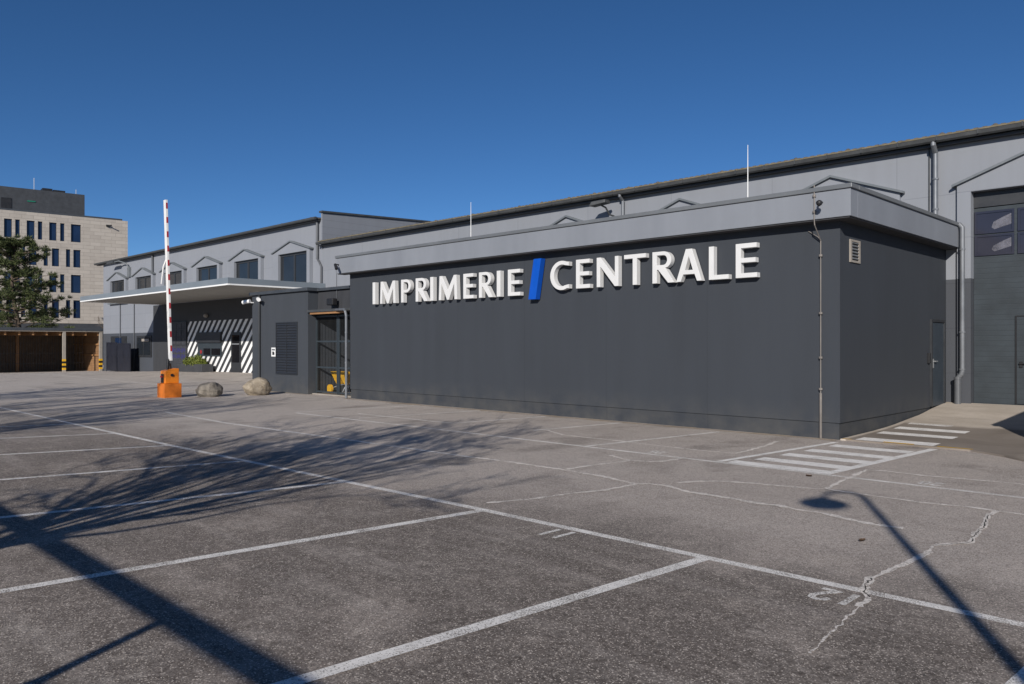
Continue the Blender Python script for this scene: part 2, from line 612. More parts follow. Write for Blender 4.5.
def ground(x, y):
    h = -0.02 * max(0.0, min(20.0, -52 - x))
    h += 0.19 * sstep((y - 15.5) / 6.0) * sstep((x + 60) / 20) * (1 - sstep((x + 26) / 6))
    h += max(0.0, apr(y) - 0.05) * sstep((x + 12) / 3)
    return h


def frange(a, b, s):
    n = int(round((b - a) / s))
    return [a + (b - a) * i / n for i in range(n + 1)]


gx = [-900, -500, -250, -140, -110, -95] + frange(-86, -36, 1.0) + frange(-35.5, 8, 0.5) + frange(9, 30, 1.5) + [45, 80, 160, 400, 900]
gy = [-900, -400, -150, -60, -30] + frange(-18, 3, 1.5) + frange(3.5, 26, 0.5) + [28, 32, 40, 60, 100, 200, 450, 900]
g = MB()
for y in gy:
    for x in gx:
        g.v.append((x, y, ground(x, y)))
nx = len(gx)
for j in range(len(gy) - 1):
    for i in range(nx - 1):
        a = j * nx + i
        g.f.append((a, a + 1, a + 1 + nx, a + nx))
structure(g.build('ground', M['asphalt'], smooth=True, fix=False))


def resample(pts, step, jit=0.0):
    out = []
    for (a, b) in zip(pts, pts[1:]):
        a, b = Vector(a), Vector(b)
        n = max(1, int((b - a).length / step))
        for i in range(n):
            p = a.lerp(b, i / n)
            if jit and (i or out):
                p = p + Vector((random.gauss(0, jit), random.gauss(0, jit)))
            out.append(p)
    out.append(Vector(pts[-1]))
    return out


def strip(mb, pts, w, step=0.5, lift=0.003, zf=ground, jit=0.0, wj=0.0, z_off=0.0):
    P = resample(pts, step, jit)
    b = len(mb.v)
    for i, p in enumerate(P):
        d = P[min(i + 1, len(P) - 1)] - P[max(i - 1, 0)]
        d = d.normalized() if d.length > 1e-6 else Vector((1, 0))
        nrm = Vector((-d.y, d.x))
        ww = w * (1 + (random.uniform(-wj, wj) if wj else 0))
        for s in (-1, 1):
            q = p + nrm * (s * ww / 2)
            mb.v.append((q.x, q.y, zf(q.x, q.y) + lift + z_off))
    for i in range(len(P) - 1):
        a = b + 2 * i
        mb.f.append((a, a + 1, a + 3, a + 2))
    return mb


def marking(name, pts, w, mat, **kw):
    o = strip(MB(), pts, w, **kw).build(name, mat, fix=False)
    return structure(o)


# long line, stall lines on this side of it
marking('parking_line', [(-34, 5.72), (-26.16, 5.71), (-14.29, 5.70), (-6.22, 5.86), (-3.5, 5.87), (3.0, 5.92)], 0.105, M['line'])
for a, b in (((-0.94, 5.85), (-1.22, 1.0)), ((-3.48, 5.82), (-3.85, 1.0)), ((-6.20, 5.82), (-6.71, 1.0)), ((-8.77, 5.76), (-9.72, 1.0)), ((-11.46, 5.66), (-12.45, 1.4)), ((-14.15, 5.66), (-15.4, 1.8)), ((-16.85, 5.66), (-18.2, 2.0)), ((-19.5, 5.66), (-21.0, 2.0))):
    m = M['line'] if a[0] > -15 else M['line_faint']
    marking('parking_line', [a, b], 0.115, m, lift=0.0045)
# far row: lane edge, stall lines up to the annex wall
marking('parking_line', [(-18.5, 10.72), (-11.94, 10.76), (3.0, 10.78)], 0.09, M['line'])
for a, b in (((-8.30, 14.5), (-8.80, 10.80)), ((-10.85, 14.6), (-11.2, 12.0)), ((-13.15, 14.55), (-13.55, 11.8)), ((-15.6, 14.6), (-16.1, 11.0)), ((-18.2, 14.6), (-18.7, 10.8))):
    marking('parking_line', [a, b], 0.09, M['line'], lift=0.0045)
marking('parking_line', [(-21.3, 8.40), (-17.25, 8.22), (-13.27, 8.36), (-9.2, 8.47)], 0.10, M['line'])
marking('parking_line', [(-17.2, 11.75), (-13.55, 11.82)], 0.08, M['line_faint'])
marking('parking_line', [(-60, 14.2), (-30, 13.9)], 0.12, M['line_faint'])
# crosswalk
marking('crosswalk_edge', [(-5.88, 14.45), (-6.20, 10.82)], 0.11, M['crosswalk'], lift=0.0045)
marking('crosswalk_edge', [(-4.30, 14.70), (-4.55, 10.82)], 0.14, M['crosswalk'], lift=0.0045)
for y, x0, x1 in ((13.98, -5.76, -4.44), (13.08, -5.80, -4.46), (12.32, -5.86, -4.50), (11.58, -5.92, -4.54), (10.98, -6.08, -4.60)):
    marking('crosswalk_stripe', [(x0, y), (x1, y)], 0.36 if y > 11.2 else 0.30, M['crosswalk'])

# cracks with dusty edges
CR = {
    'a': [(-9.2, 8.47), (-8.4, 8.53), (-7.3, 8.54), (-6.67, 8.49), (-6.4, 8.43), (-5.96, 8.31), (-5.87, 8.44), (-5.61, 8.5), (-5.19, 8.32), (-4.9, 8.33), (-4.54, 8.32), (-4.27, 8.27), (-4.06, 8.32), (-3.75, 8.27), (-3.52, 8.28), (-3.16, 8.16), (-2.91, 8.12), (-2.66, 8.15)],
    'b': [(-5.94, 8.30), (-5.99, 7.67), (-6.14, 7.26), (-6.24, 6.66), (-6.45, 6.14)],
    'c': [(-7.36, 8.6), (-7.36, 9.05), (-7.21, 9.96), (-6.94, 10.06), (-6.83, 10.19), (-6.8, 10.4), (-6.78, 10.71)],
    'c2': [(-7.21, 9.96), (-7.49, 10.04), (-7.8, 10.19)],
    'd': [(-10.98, 12.21), (-10.25, 11.84), (-9.6, 11.8), (-8.8, 11.82), (-7.92, 11.75), (-7.12, 11.72), (-6.46, 11.79)],
    'e': [(-6.46, 11.79), (-6.48, 12.28), (-6.57, 13.09), (-6.72, 13.85)],
    'f': [(-5.62, 8.78), (-5.49, 9.05), (-5.28, 9.28), (-4.86, 9.43), (-4.34, 9.56), (-4.07, 9.68), (-3.52, 9.65), (-2.93, 9.63), (-2.47, 9.72), (-2.2, 9.71), (-1.96, 9.69), (-0.5, 9.6)],
    'g': [(-4.07, 9.68), (-4.16, 10.43), (-4.21, 11.04), (-4.28, 11.56), (-4.06, 11.66), (-3.54, 11.62), (-2.98, 11.72), (-2.4, 11.80), (-0.8, 11.9)],
    'h': [(-2.2, 9.71), (-2.23, 9.4), (-2.12, 8.82), (-2.09, 8.37), (-2.03, 7.99), (-2.14, 7.81), (-2.24, 7.61), (-2.2, 7.37), (-2.22, 6.86), (-2.27, 6.23), (-2.18, 5.84), (-2.1, 5.75), (-2.08, 5.5)],
    'j': [(-2.08, 5.5), (-2.06, 5.32), (-2.02, 4.89), (-1.97, 4.46)],
}
for k, pts in CR.items():
    w = {'i': 0.018, 'j': 0.014, 'h': 0.05, 'b': 0.05, 'a': 0.07}.get(k, 0.062)
    marking('asphalt_crack', pts, w, M['crack'], step=0.06, lift=0.006, jit=0.007, wj=0.6)
hc = MB()
for i0, i1 in ((1, 7), (9, 12)):
    strip(hc, CR['h'][i0:i1], 0.009, step=0.05, lift=0.008, jit=0.009, wj=0.6)
structure(hc.build('asphalt_crack', M['crackcore'], fix=False))
# sand drifted along the foot of the annex wall
marking('sand_drift', [(-22.3, 14.74), (-14, 14.72), (-6.0, 14.76)], 0.22, M['sand'], step=0.4, lift=0.003, jit=0.02, wj=0.5)
marking('sand_drift', [(-29.4, 14.92), (-25.1, 14.92), (-25.1, 15.3), (-22.3, 15.2)], 0.2, M['sand'], step=0.4, lift=0.003, jit=0.02, wj=0.4)


# painted stall numbers (read from the lane side)
STROKES = {
    '0': [[(0.05, 0.25), (0.05, 0.75), (0.18, 0.97), (0.35, 0.97), (0.47, 0.75), (0.47, 0.25), (0.35, 0.03), (0.18, 0.03), (0.05, 0.25)]],
    '1': [[(0.24, 0.0), (0.24, 1.0)]],
    '2': [[(0.04, 0.74), (0.12, 0.93), (0.28, 0.99), (0.43, 0.90), (0.46, 0.70), (0.34, 0.45), (0.06, 0.06), (0.50, 0.06)]],
    '6': [[(0.44, 0.93), (0.22, 0.93), (0.07, 0.65), (0.05, 0.28), (0.18, 0.04), (0.36, 0.04), (0.47, 0.25), (0.40, 0.48), (0.20, 0.52), (0.06, 0.38)]],
    '8': [[(0.26, 0.53), (0.09, 0.70), (0.13, 0.92), (0.26, 0.98), (0.39, 0.92), (0.43, 0.70), (0.26, 0.53), (0.07, 0.36), (0.08, 0.12), (0.26, 0.03), (0.44, 0.12), (0.45, 0.36), (0.26, 0.53)]],
}


def digits(txt, at, size, mat):
    mb = MB()
    wtot = 0.58 * size * len(txt)
    for i, ch in enumerate(txt):
        for st_ in STROKES[ch]:
            pts = [(at[0] + wtot / 2 - (i * 0.58 + p[0] + 0.04) * size, at[1] - p[1] * size) for p in st_]
            strip(mb, pts, 0.052, step=0.03, lift=0.007)
    return structure(mb.build('stall_number', mat, fix=False))


digits('11', (-4.93, 5.76), 0.30, M['line'])
digits('12', (-2.27, 5.74), 0.29, M['line_faint'])
for x, t in ((-7.45, '26'), (-3.25, '28')):
    digits(t, (x, 11.14), 0.26, M['line'])

# concrete apron in front of the gate, a real kerb step above the lot
ap = MB()
ax = [-5.955, -5.4, -4.6, -3.78, -3.2, -2.7, -1.6, 0, 3, 8]
fr = [14.84, 14.84, 14.84, 14.84, 14.45, 13.95, 13.3, 12.8, 12.6, 12.6]
rows = 16
for i, x in enumerate(ax):
    for j in range(rows + 1):
        y = fr[i] + (21.36 - fr[i]) * j / rows
        ap.v.append((x, y, apr(y)))
for i in range(len(ax) - 1):
    for j in range(rows):
        a = i * (rows + 1) + j
        ap.f.append((a, a + rows + 1, a + rows + 2, a + 1))
b = len(ap.v)
for i, x in enumerate(ax):
    ap.v.append((x, fr[i] - 0.02, -0.1))
for i in range(len(ax) - 1):
    ap.f.append((i * (rows + 1), b + i, b + i + 1, (i + 1) * (rows + 1)))
structure(ap.build('apron', M['apron'], fix=False))
az = lambda x, y: apr(y)
for y, x0, x1, w in ((15.10, -5.70, -4.37, 0.44), (16.30, -5.76, -4.40, 0.40), (17.24, -5.76, -4.44, 0.38), (17.95, -5.74, -4.9, 0.22)):
    marking('crosswalk_stripe', [(x0, y), (x1, y)], w, M['crosswalk'] if y < 17.6 else M['line_faint'], zf=az)
marking('kerb_paint', [(-5.93, 14.87), (-5.75, 14.87)], 0.06, M['yellow_line'], zf=az, lift=0.005)
marking('kerb_paint', [(-5.2, 14.88), (-4.68, 14.88)], 0.10, M['yellow_line'], zf=az, lift=0.005)
marking('kerb_paint', [(-4.3, 14.88), (-3.75, 14.88)], 0.07, M['yellow_line'], zf=az, lift=0.005)

# ------------------------------------------------------------------ production hall
YH = 21.37
hall = thing('production_hall', 'long grey clad production hall with sloping eave behind the dark sign building', 'building', (-12, YH, 0.38))
w = MB()
w.box(-34.43, -5.405, YH, YH + 0.5, -0.4, 6.78)
w.box(-2.405, 16, YH, YH + 0.5, -0.4, 6.78)
w.box(-5.405, -2.405, YH, YH + 0.5, 5.49, 6.78)
w.box(15.5, 16, YH + 0.5, 51, -0.4, 6.78)
w.box(-34.43, 16, 51, 51.5, -0.4, 6.78)
w.build('wall', M['hall'], hall)
rf = MB()
rf.prism([(YH - 0.22, 6.86), (36.5, 7.75), (51.7, 6.86), (51.7, 6.94), (36.5, 7.84), (YH - 0.22, 6.94)], -34.42, 16.3, 'x')
x = -34.2
while x < 16:                                                       # corrugation ends show as a fine lichen edge
    rf.prism([(YH - 0.225, 6.93), (YH + 6, 7.27), (YH + 6, 7.32), (YH - 0.225, 6.985)], x, x + 0.09, 'x')
    x += 0.19
rfo = rf.build('roof', M['roof'], hall)
le = MB().box(-34.42, 16.3, YH - 0.245, YH - 0.226, 6.925, 6.965)
le.build('lichen_edge', M['moss'], rfo)
x = -33
while x < 14:
    MB().lathe([(0.02, 0.0), (0.07, 0.015), (0.055, 0.055), (0.02, 0.075)], (x, YH - 0.05, 6.975), 8).build('fixing_cap', M['roof'], rfo, smooth=True)
    x += random.choice((1.15, 1.3, 1.45, 2.3))
gu = MB()
prof = [(YH - 0.30 + 0.085 * math.cos(a), 6.865 + 0.10 * math.sin(a)) for a in [math.pi + i * math.pi / 8 for i in range(9)]]
prof += [(YH - 0.225, 6.865), (YH - 0.375, 6.865)]
gu.prism([(YH - 0.385, 6.87), (YH - 0.37, 6.80), (YH - 0.33, 6.765), (YH - 0.28, 6.765), (YH - 0.24, 6.80), (YH - 0.235, 6.90), (YH - 0.25, 6.90), (YH - 0.365, 6.875), (YH - 0.375, 6.885)], -34.42, 16.3, 'x')
for i in range(56):
    gu.box(-34 + i * 0.9, -33.97 + i * 0.9, YH - 0.395, YH - 0.375, 6.80, 6.91)
gu.build('gutter', M['gutter'], hall)
MB().box(-34.42, 16.3, YH - 0.20, YH - 0.004, 6.70, 6.76).build('eave_board', M['frame'], hall)


def bracket(mb, x, y, z, r):
    mb.lathe([(r * 1.25, -0.02), (r * 1.25, 0.02)], (x, y, z), 10)


dp = MB()
dp.tube([(-6.18, YH - 0.30, 6.82), (-6.18, YH - 0.30, 6.72), (-6.18, YH - 0.13, 6.55), (-6.18, YH - 0.13, 4.7)], 0.062, 12)
bracket(dp, -6.18, YH - 0.13, 5.9, 0.062); bracket(dp, -6.18, YH - 0.13, 5.15, 0.062)
dp.build('drainpipe', M['pipe'], hall, smooth=False)
MB().box(-6.37, -6.345, YH - 0.03, YH - 0.003, 4.9, 6.7).build('cable_duct', M['gutter'], hall)
dp = MB()
dp.tube([(-15.74, YH - 0.30, 6.82), (-15.74, YH - 0.30, 6.72), (-15.74, YH - 0.13, 6.6), (-15.74, YH - 0.13, 4.7)], 0.055, 12)
dp.build('drainpipe', M['pipe'], hall)


def gable_surround(parent, name, xc, hw, z_sill, z_head, z_end, z_apex, ox0, ox1, yw, proj, mats, sill=True):
    """house-shaped panel standing proud of the wall, with an opening and metal flashing on its slopes"""
    y0, y1 = yw - proj, yw - 0.003
    s = MB()
    xl, xr = xc - hw, xc + hw
    s.box(xl, ox0, y0, y1, z_sill, z_head)
    s.box(ox1, xr, y0, y1, z_sill, z_head)
    s.prism([(xl, z_head), (xr, z_head), (xr, z_end), (xc, z_apex), (xl, z_end)], y0, y1, 'y')
    root = s.build(name, mats[0], parent)
    t = MB()
    th = 0.06
    sl = (z_apex - z_end) / hw
    e = 0.10
    t.prism([(xl - e, z_end - sl * e), (xc, z_apex), (xc, z_apex + th), (xl - e, z_end - sl * e + th)], y0 - 0.09, y1, 'y')
    t.prism([(xc, z_apex), (xr + e, z_end - sl * e), (xr + e, z_end - sl * e + th), (xc, z_apex + th)], y0 - 0.09, y1, 'y')
    t.build('flashing', mats[1], root)
    return root


hm = (M['surround'], M['trim'])
for xc in (-8.78, -13.52, -18.2):
    gable_surround(hall, 'gable_surround', xc, 1.75, 3.6, 5.49, 5.69, 6.33, xc - 1.45, xc + 1.45, YH, 0.10, hm)
    MB().box(xc - 1.45, xc + 1.45, YH - 0.04, YH - 0.004, 3.6, 5.49).build('blind_panel', M['gate_plain'], hall)
s = gable_surround(hall, 'gate_surround', -3.905, 1.80, 0.30, 5.49, 5.67, 6.345, -5.405, -2.405, YH, 0.11, (M['hall'], M['trim']))

# sectional gate, recessed
gy0 = YH + 0.14
gate = MB().box(-5.40, -2.41, gy0, gy0 + 0.06, 0.36, 5.10).build('sectional_gate', M['gate'], hall)
MB().box(-5.40, -2.41, gy0 - 0.012, gy0 + 0.05, 5.12, 5.485).build('gate_header', M['frame'], gate)
for zc, h in ((4.74, 0.54), (4.19, 0.50)):
    for i in range(3):
        x0 = -5.38 + i * 0.90
        fr_ = MB()
        x1, z0, z1 = x0 + 0.83, zc - h / 2, zc + h / 2
        fr_.box(x0, x1, gy0 - 0.03, gy0 - 0.002, z0, z0 + 0.05).box(x0, x1, gy0 - 0.03, gy0 - 0.002, z1 - 0.05, z1)
        fr_.box(x0, x0 + 0.05, gy0 - 0.03, gy0 - 0.002, z0 + 0.05, z1 - 0.05).box(x1 - 0.05, x1, gy0 - 0.03, gy0 - 0.002, z0 + 0.05, z1 - 0.05)
        fr_.box(x0 + 0.05, x1 - 0.05, gy0 - 0.012, gy0 - 0.002, z0 + 0.05, z1 - 0.05)
        fr_.build('gate_window', M['gateglass'], gate)
        MB().prism([(x0 + 0.36, z0 + 0.14), (x0 + 0.42, z0 + 0.09), (x1 - 0.06, z0 + 0.19), (x1 - 0.06, z1 - 0.10), (x0 + 0.62, z1 - 0.16), (x0 + 0.40, z1 - 0.27)], gy0 - 0.0155, gy0 - 0.0125, 'y').build('painted_reflection', M['reflection'], gate)  # reflection in the glass, painted as a pale patch on each pane
wd = MB()
wd.box(-4.50, -3.55, gy0 - 0.022, gy0 - 0.002, 0.40, 2.45)
wd.build('wicket_door', M['gate'], gate, bevel=0.004)
MB().box(-4.53, -4.50, gy0 - 0.028, gy0 - 0.002, 0.40, 2.48).box(-4.5, -3.5, gy0 - 0.028, gy0 - 0.002, 2.45, 2.48).build('door_gap', M['black'], gate)
hd = MB().box(-4.44, -4.38, gy0 - 0.05, gy0 - 0.022, 1.26, 1.40).box(-4.44, -4.30, gy0 - 0.085, gy0 - 0.05, 1.34, 1.37)
hd.build('door_handle', M['black'], gate)

# ------------------------------------------------------------------ annex (the sign building)
XA, YA, XL = -5.978, 14.879, -22.25
annex = thing('sign_building', 'low dark grey rendered building with pale flat fascia carrying the big white lettering', 'building', (-14, YA, 0))
wl = MB().box(XL, XA, YA, YH - 0.004, 0.315, 4.30).build('wall', M['annex'], annex)
MB().box(XL + 0.02, XA - 0.025, YA + 0.025, YH - 0.006, -0.3, 0.315).build('plinth', M['plinth'], annex)
fa = MB()
P = 0.32
fa.box(XL - P, XA + P, YA - P, YA + 0.02, 4.16, 4.665)
fa.box(XA - 0.02, XA + P, YA + 0.02, YH - 0.005, 4.16, 4.665)
fa.box(XL - P, XL + 0.02, YA + 0.02, YH - 0.005, 4.16, 4.665)
fa.build('fascia', M['fascia'], annex, bevel=0.006)
so = MB()
so.box(XL - P + 0.03, XA + P - 0.03, YA - P + 0.03, YA - 0.002, 4.135, 4.158).box(XA + 0.002, XA + P - 0.03, YA, YH - 0.006, 4.135, 4.158)
so.build('soffit', M['soffit'], annex)
cp = MB()
c0 = P + 0.035
cp.box(XL - c0, XA + c0, YA - c0, YA - P + 0.33, 4.668, 4.755)
cp.box(XA + P - 0.33, XA + c0, YA - P + 0.33, YH - 0.12, 4.668, 4.755)
cp.box(XL - c0, XL - P + 0.33, YA - P + 0.33, YH - 0.006, 4.668, 4.755)
cp.build('capping', M['cap'], annex, bevel=0.012)
MB().box(XL, XA, YA, YH - 0.01, 4.55, 4.62).build('flat_roof', M['roof'], annex)
# air vent in the side wall
v = MB()
v.box(XA, XA + 0.025, 15.32, 15.82, 3.39, 3.43).box(XA, XA + 0.025, 15.32, 15.82, 3.79, 3.83).box(XA, XA + 0.025, 15.32, 15.40, 3.43, 3.79).box(XA, XA + 0.025, 15.74, 15.82, 3.43, 3.79)
vo = v.build('air_vent', M['post'], annex)
v = MB().box(XA, XA + 0.006, 15.40, 15.74, 3.43, 3.79)
v.build('vent_opening', M['black'], vo)
v = MB()
for i in range(6):
    z = 3.455 + i * 0.06
    v.prism([(XA + 0.007, z + 0.03), (XA + 0.024, z), (XA + 0.028, z + 0.004), (XA + 0.010, z + 0.036)], 15.41, 15.55, 'y')
    v.prism([(XA + 0.007, z + 0.03), (XA + 0.024, z), (XA + 0.028, z + 0.004), (XA + 0.010, z + 0.036)], 15.58, 15.73, 'y')
v.build('vent_slat', M['cap'], vo)
# side door
dz = 0.335
d = MB().box(XA, XA + 0.02, 20.20, 21.10, dz, 2.335).build('door', M['door'], annex, bevel=0.004)
fm = MB().box(XA, XA + 0.045, 20.13, 20.20, dz, 2.40).box(XA, XA + 0.045, 21.10, 21.17, dz, 2.40).box(XA, XA + 0.045, 20.20, 21.10, 2.335, 2.40)
fm.build('door_frame', M['frame'], d)
h = MB().box(XA + 0.02, XA + 0.032, 20.27, 20.33, 1.24, 1.46).tube([(XA + 0.03, 20.30, 1.40), (XA + 0.075, 20.30, 1.40), (XA + 0.08, 20.43, 1.40)], 0.013, 8)
h.build('door_handle', M['metal'], d)
MB().box(XA, XA + 0.05, 19.93, 20.03, 1.36, 1.60).build('intercom', M['black'], annex, bevel=0.006)

# conductor pipe of the lightning protection, near the corner of the front wall
xr = -6.325
ld = MB()
ld.tube([(xr, YA - P - 0.02, 4.80), (xr, YA - P - 0.02, 4.15), (xr + 0.005, YA - P - 0.01, 4.05), (xr, YA - 0.05, 3.78), (xr, YA - 0.05, 0.85)], 0.011, 8)
ld.tube([(xr, YA - 0.05, 0.87), (xr, YA - 0.05, 0.0)], 0.024, 10)
for z in (4.6, 4.3):
    bracket(ld, xr, YA - P - 0.02, z, 0.025)
for z in (3.5, 2.4, 1.55, 0.95):
    bracket(ld, xr, YA - 0.05, z, 0.028)
ld.tube([(xr - 0.25, YA - 0.02, 3.99), (xr - 0.05, YA - 0.05, 3.86), (xr, YA - 0.05, 3.80)], 0.008, 6)
ld.build('lightning_conductor', M['pipe_brown'], annex)
# rainwater pipe of the annex roof in the inner corner
dp = MB()
px, py = -5.56, YH - 0.22
dp.tube([(-5.75, YH - 0.19, 4.72), (px - 0.06, py, 4.70), (px, py, 4.62), (px, py, 1.15), (px - 0.02, py, 1.08), (px - 0.10, py, 0.98)], 0.058, 14)
for z in (4.1, 2.1, 1.2):
    bracket(dp, px, py, z, 0.056)
dpo = dp.build('drainpipe', M['pipe'], annex)
MB().tube([(px - 0.10, py, 1.0), (px - 0.10, py, 0.36)], 0.075, 14).lathe([(0.085, 0), (0.085, 0.06)], (px - 0.10, py, 0.95), 14).build('standpipe', M['pipe_dark'], dpo)
# small rainwater pipe at the wall between annex and gate recess
dp = MB()
dp.tube([(-23.2, 14.95, 2.99), (-22.35, 14.72, 2.97), (-22.22, 14.68, 2.90), (-22.17, 14.68, 2.75), (-22.17, 14.68, 0.02)], 0.045, 12)
for z in (2.2, 1.2, 0.3):
    bracket(dp, -22.17, 14.68, z, 0.042)
dp.build('drainpipe', M['pipe'], annex)


# ------------------------------------------------------------------ the sign: one letter each
def arc(cx, cy, rx, ry, a0, a1, n=14):
    return [(cx + rx * math.cos(R(a0 + (a1 - a0) * i / n)), cy + ry * math.sin(R(a0 + (a1 - a0) * i / n))) for i in range(n + 1)]


def glyph(c, W):
    s, t = 0.155, 0.125                     # stem and bar widths over the letter height
    if c == 'I':
        return [[(0, 0), (W, 0), (W, 1), (0, 1)]]
    if c == 'M':
        k = 0.035
        return [[(0, 0), (s * 0.82, 0), (s * 0.82 + k, 0.70), (W / 2 - 0.055, 0), (W / 2 + 0.055, 0), (W - s * 0.9 - k, 0.70), (W - s, 0), (W, 0),
                 (W - k * 1.3, 1), (W - k * 1.3 - s, 1), (W / 2, 0.40), (k * 1.3 + s, 1), (k * 1.3, 1)]]
    if c in 'PR':
        bw = W if c == 'P' else W * 0.93
        mid = 0.43 if c == 'P' else 0.46
        ry = (1 - mid) / 2
        rx = min(ry * 1.1, bw * 0.55)
        out = [(0, 0), (s, 0), (s, mid), (bw - rx, mid)] + arc(bw - rx, mid + ry, rx, ry, -90, 90) + [(0, 1)]
        hole = [(s, mid + t * 0.85), (s, 1 - t * 0.85)] + list(reversed(arc(bw - rx, mid + ry, rx - s * 0.92, ry - t * 0.85, -90, 90)))
        if c == 'P':
            return [out, hole]
        out = [(0, 0), (s, 0), (s, mid - 0.03), (s + 0.06, mid - 0.03), (W - s * 1.05, 0), (W + 0.05, 0), (W * 0.62, mid + 0.03)] + arc(bw - rx, mid + ry, rx, ry, -62, 90) + [(0, 1)]
        return [out, hole]
    if c == 'E':
        return [[(0, 0), (W, 0), (W, t), (s, t), (s, 0.445), (W * 0.93, 0.445), (W * 0.93, 0.445 + t), (s, 0.445 + t), (s, 1 - t), (W * 0.98, 1 - t), (W * 0.98, 1), (0, 1)]]
    if c == 'C':
        rx = W * 0.62
        o = arc(rx, 0.5, rx, 0.52, 62, 298, 28)
        i = arc(rx + 0.01, 0.5, rx - s * 1.02, 0.52 - t, 292, 68, 28)
        return [o + [(W, 0.03), (W, 0.03 + t * 1.05)] + i + [(W, 0.97 - t * 1.05), (W, 0.97)]]
    if c == 'N':
        return [[(0, 0), (s * 0.88, 0), (s * 0.88, 0.72), (W - s * 0.95, 0), (W, 0), (W, 1), (W - s * 0.88, 1), (W - s * 0.88, 0.30), (s * 1.0, 1), (0, 1)]]
    if c == 'T':
        return [[(W / 2 - s / 2, 0), (W / 2 + s / 2, 0), (W / 2 + s / 2, 1 - t), (W, 1 - t), (W, 1), (0, 1), (0, 1 - t), (W / 2 - s / 2, 1 - t)]]
    if c == 'A':
        a = 0.25 / 1.0
        return [[(0, 0), (s * 0.95, 0), (W * 0.27 + 0.0, 0.22), (W * 0.73, 0.22), (W - s, 0), (W, 0), (W / 2 + 0.105, 1), (W / 2 - 0.105, 1)],
                [(W * 0.335, 0.34), (W / 2 - 0.005, 0.80), (W * 0.665, 0.34)]]
    if c == 'L':
        return [[(0, 0), (W, 0), (W, t), (s, t), (s, 1), (0, 1)]]
    return []


def slab_letter(parent, name, polys, x0, z0, hgt, yf, yb, mat):
    cu = bpy.data.curves.new(name, 'CURVE')
    cu.dimensions = '2D'
    cu.fill_mode = 'BOTH'
    cu.extrude = (yb - yf) / 2 - 0.004
    cu.bevel_depth = 0.004
    cu.bevel_resolution = 1
    for poly in polys:
        sp = cu.splines.new('POLY')
        sp.points.add(len(poly) - 1)
        for p, q in zip(sp.points, poly):
            p.co = (q[0] * hgt, q[1] * hgt, 0, 1)
        sp.use_cyclic_u = True
    tmp = bpy.data.objects.new('tmp', cu)
    COL.objects.link(tmp)
    me = bpy.data.meshes.new_from_object(tmp.evaluated_get(bpy.context.evaluated_depsgraph_get()))
    bpy.data.objects.remove(tmp)
    me.materials.clear()
    me.materials.append(mat)
    me.name = name
    for p_ in me.polygons: p_.use_smooth = False
    o = bpy.data.objects.new(name, me)
    COL.objects.link(o)
    o.parent = parent
    o.rotation_euler = (R(90), 0, 0)
    o.location = Vector((x0, (yf + yb) / 2, z0)) - ORG[parent.name]
    return o


YF, YB = YA - 0.175, YA - 0.035
sign = thing('wall_sign', 'raised white letters IMPRIMERIE CENTRALE with a blue slash on the dark wall', 'sign', (-14, YA, 3.1))
LET = [('I', -20.74, -20.61), ('M', -20.34, -19.55), ('P', -19.26, -18.80), ('R', -18.55, -18.04), ('I', -17.87, -17.74), ('M', -17.48, -16.69), ('E', -16.42, -16.01), ('R', -15.78, -15.28), ('I', -15.08, -14.95), ('E', -14.66, -14.22),
       ('C', -13.16, -12.56), ('E', -12.32, -11.90), ('N', -11.68, -11.05), ('T', -10.88, -10.29), ('R', -10.10, -9.58), ('A', -9.48, -8.86), ('L', -8.68, -8.23), ('E', -8.06, -7.60)]
for i, (c, x0, x1) in enumerate(LET):
    z0, hgt = (3.085, 0.685) if i < 10 else (3.165, 0.69)
    slab_letter(sign, 'letter', glyph(c, (x1 - x0) / hgt), x0 + 0.025, z0, hgt, YF, YB, M['white'])
    st = MB()
sl = MB().prism([(-13.875, 2.955), (-13.62, 2.955), (-13.43, 3.985), (-13.685, 3.985)], YA - 0.20, YA - 0.03, 'y')
sl.build('slash', M['blue'], sign, bevel=0.006)

# ------------------------------------------------------------------ louvred block with wire gate recess
YB0 = 15.04
block = thing('gatehouse_block', 'dark grey flat roofed block with louvre panel left of the wire gate', 'building', (-27.2, YB0, 0))
MB().box(-29.35, -25.16, YB0, YH - 0.004, -0.3, 3.74).build('wall', M['block'], block)
r_ = MB().box(-29.45, -25.06, YB0 - 0.10, YH - 0.006, 3.74, 3.86)
r_.build('roof', M['flatroof'], block, bevel=0.01)
lv = MB().box(-27.45, -25.88, YB0 - 0.03, YB0 - 0.001, 0.68, 0.72).box(-27.45, -25.88, YB0 - 0.03, YB0 - 0.001, 2.60, 2.64)
for xx in (-27.45, -26.685, -25.92):
    lv.box(xx, xx + 0.04, YB0 - 0.03, YB0 - 0.001, 0.72, 2.60)
lvo = lv.build('louvre', M['louver'], block)
ls = MB()
z = 0.73
while z < 2.56:
    ls.prism([(YB0 - 0.028, z), (YB0 - 0.024, z - 0.004), (YB0 - 0.004, z + 0.055), (YB0 - 0.006, z + 0.062)], -27.41, -26.685, 'x')
    ls.prism([(YB0 - 0.028, z), (YB0 - 0.024, z - 0.004), (YB0 - 0.004, z + 0.055), (YB0 - 0.006, z + 0.062)], -26.645, -25.92, 'x')
    z += 0.10
ls.build('louvre_slat', M['louver'], lvo)
MB().box(-27.41, -25.92, YB0 - 0.004, YB0 - 0.001, 0.72, 2.60).build('louvre_back', M['black'], lvo)
MB().tube([(-28.68, YB0 - 0.05, 3.72), (-28.68, YB0 - 0.05, 0.02)], 0.045, 10).build('drainpipe', M['frame'], block)

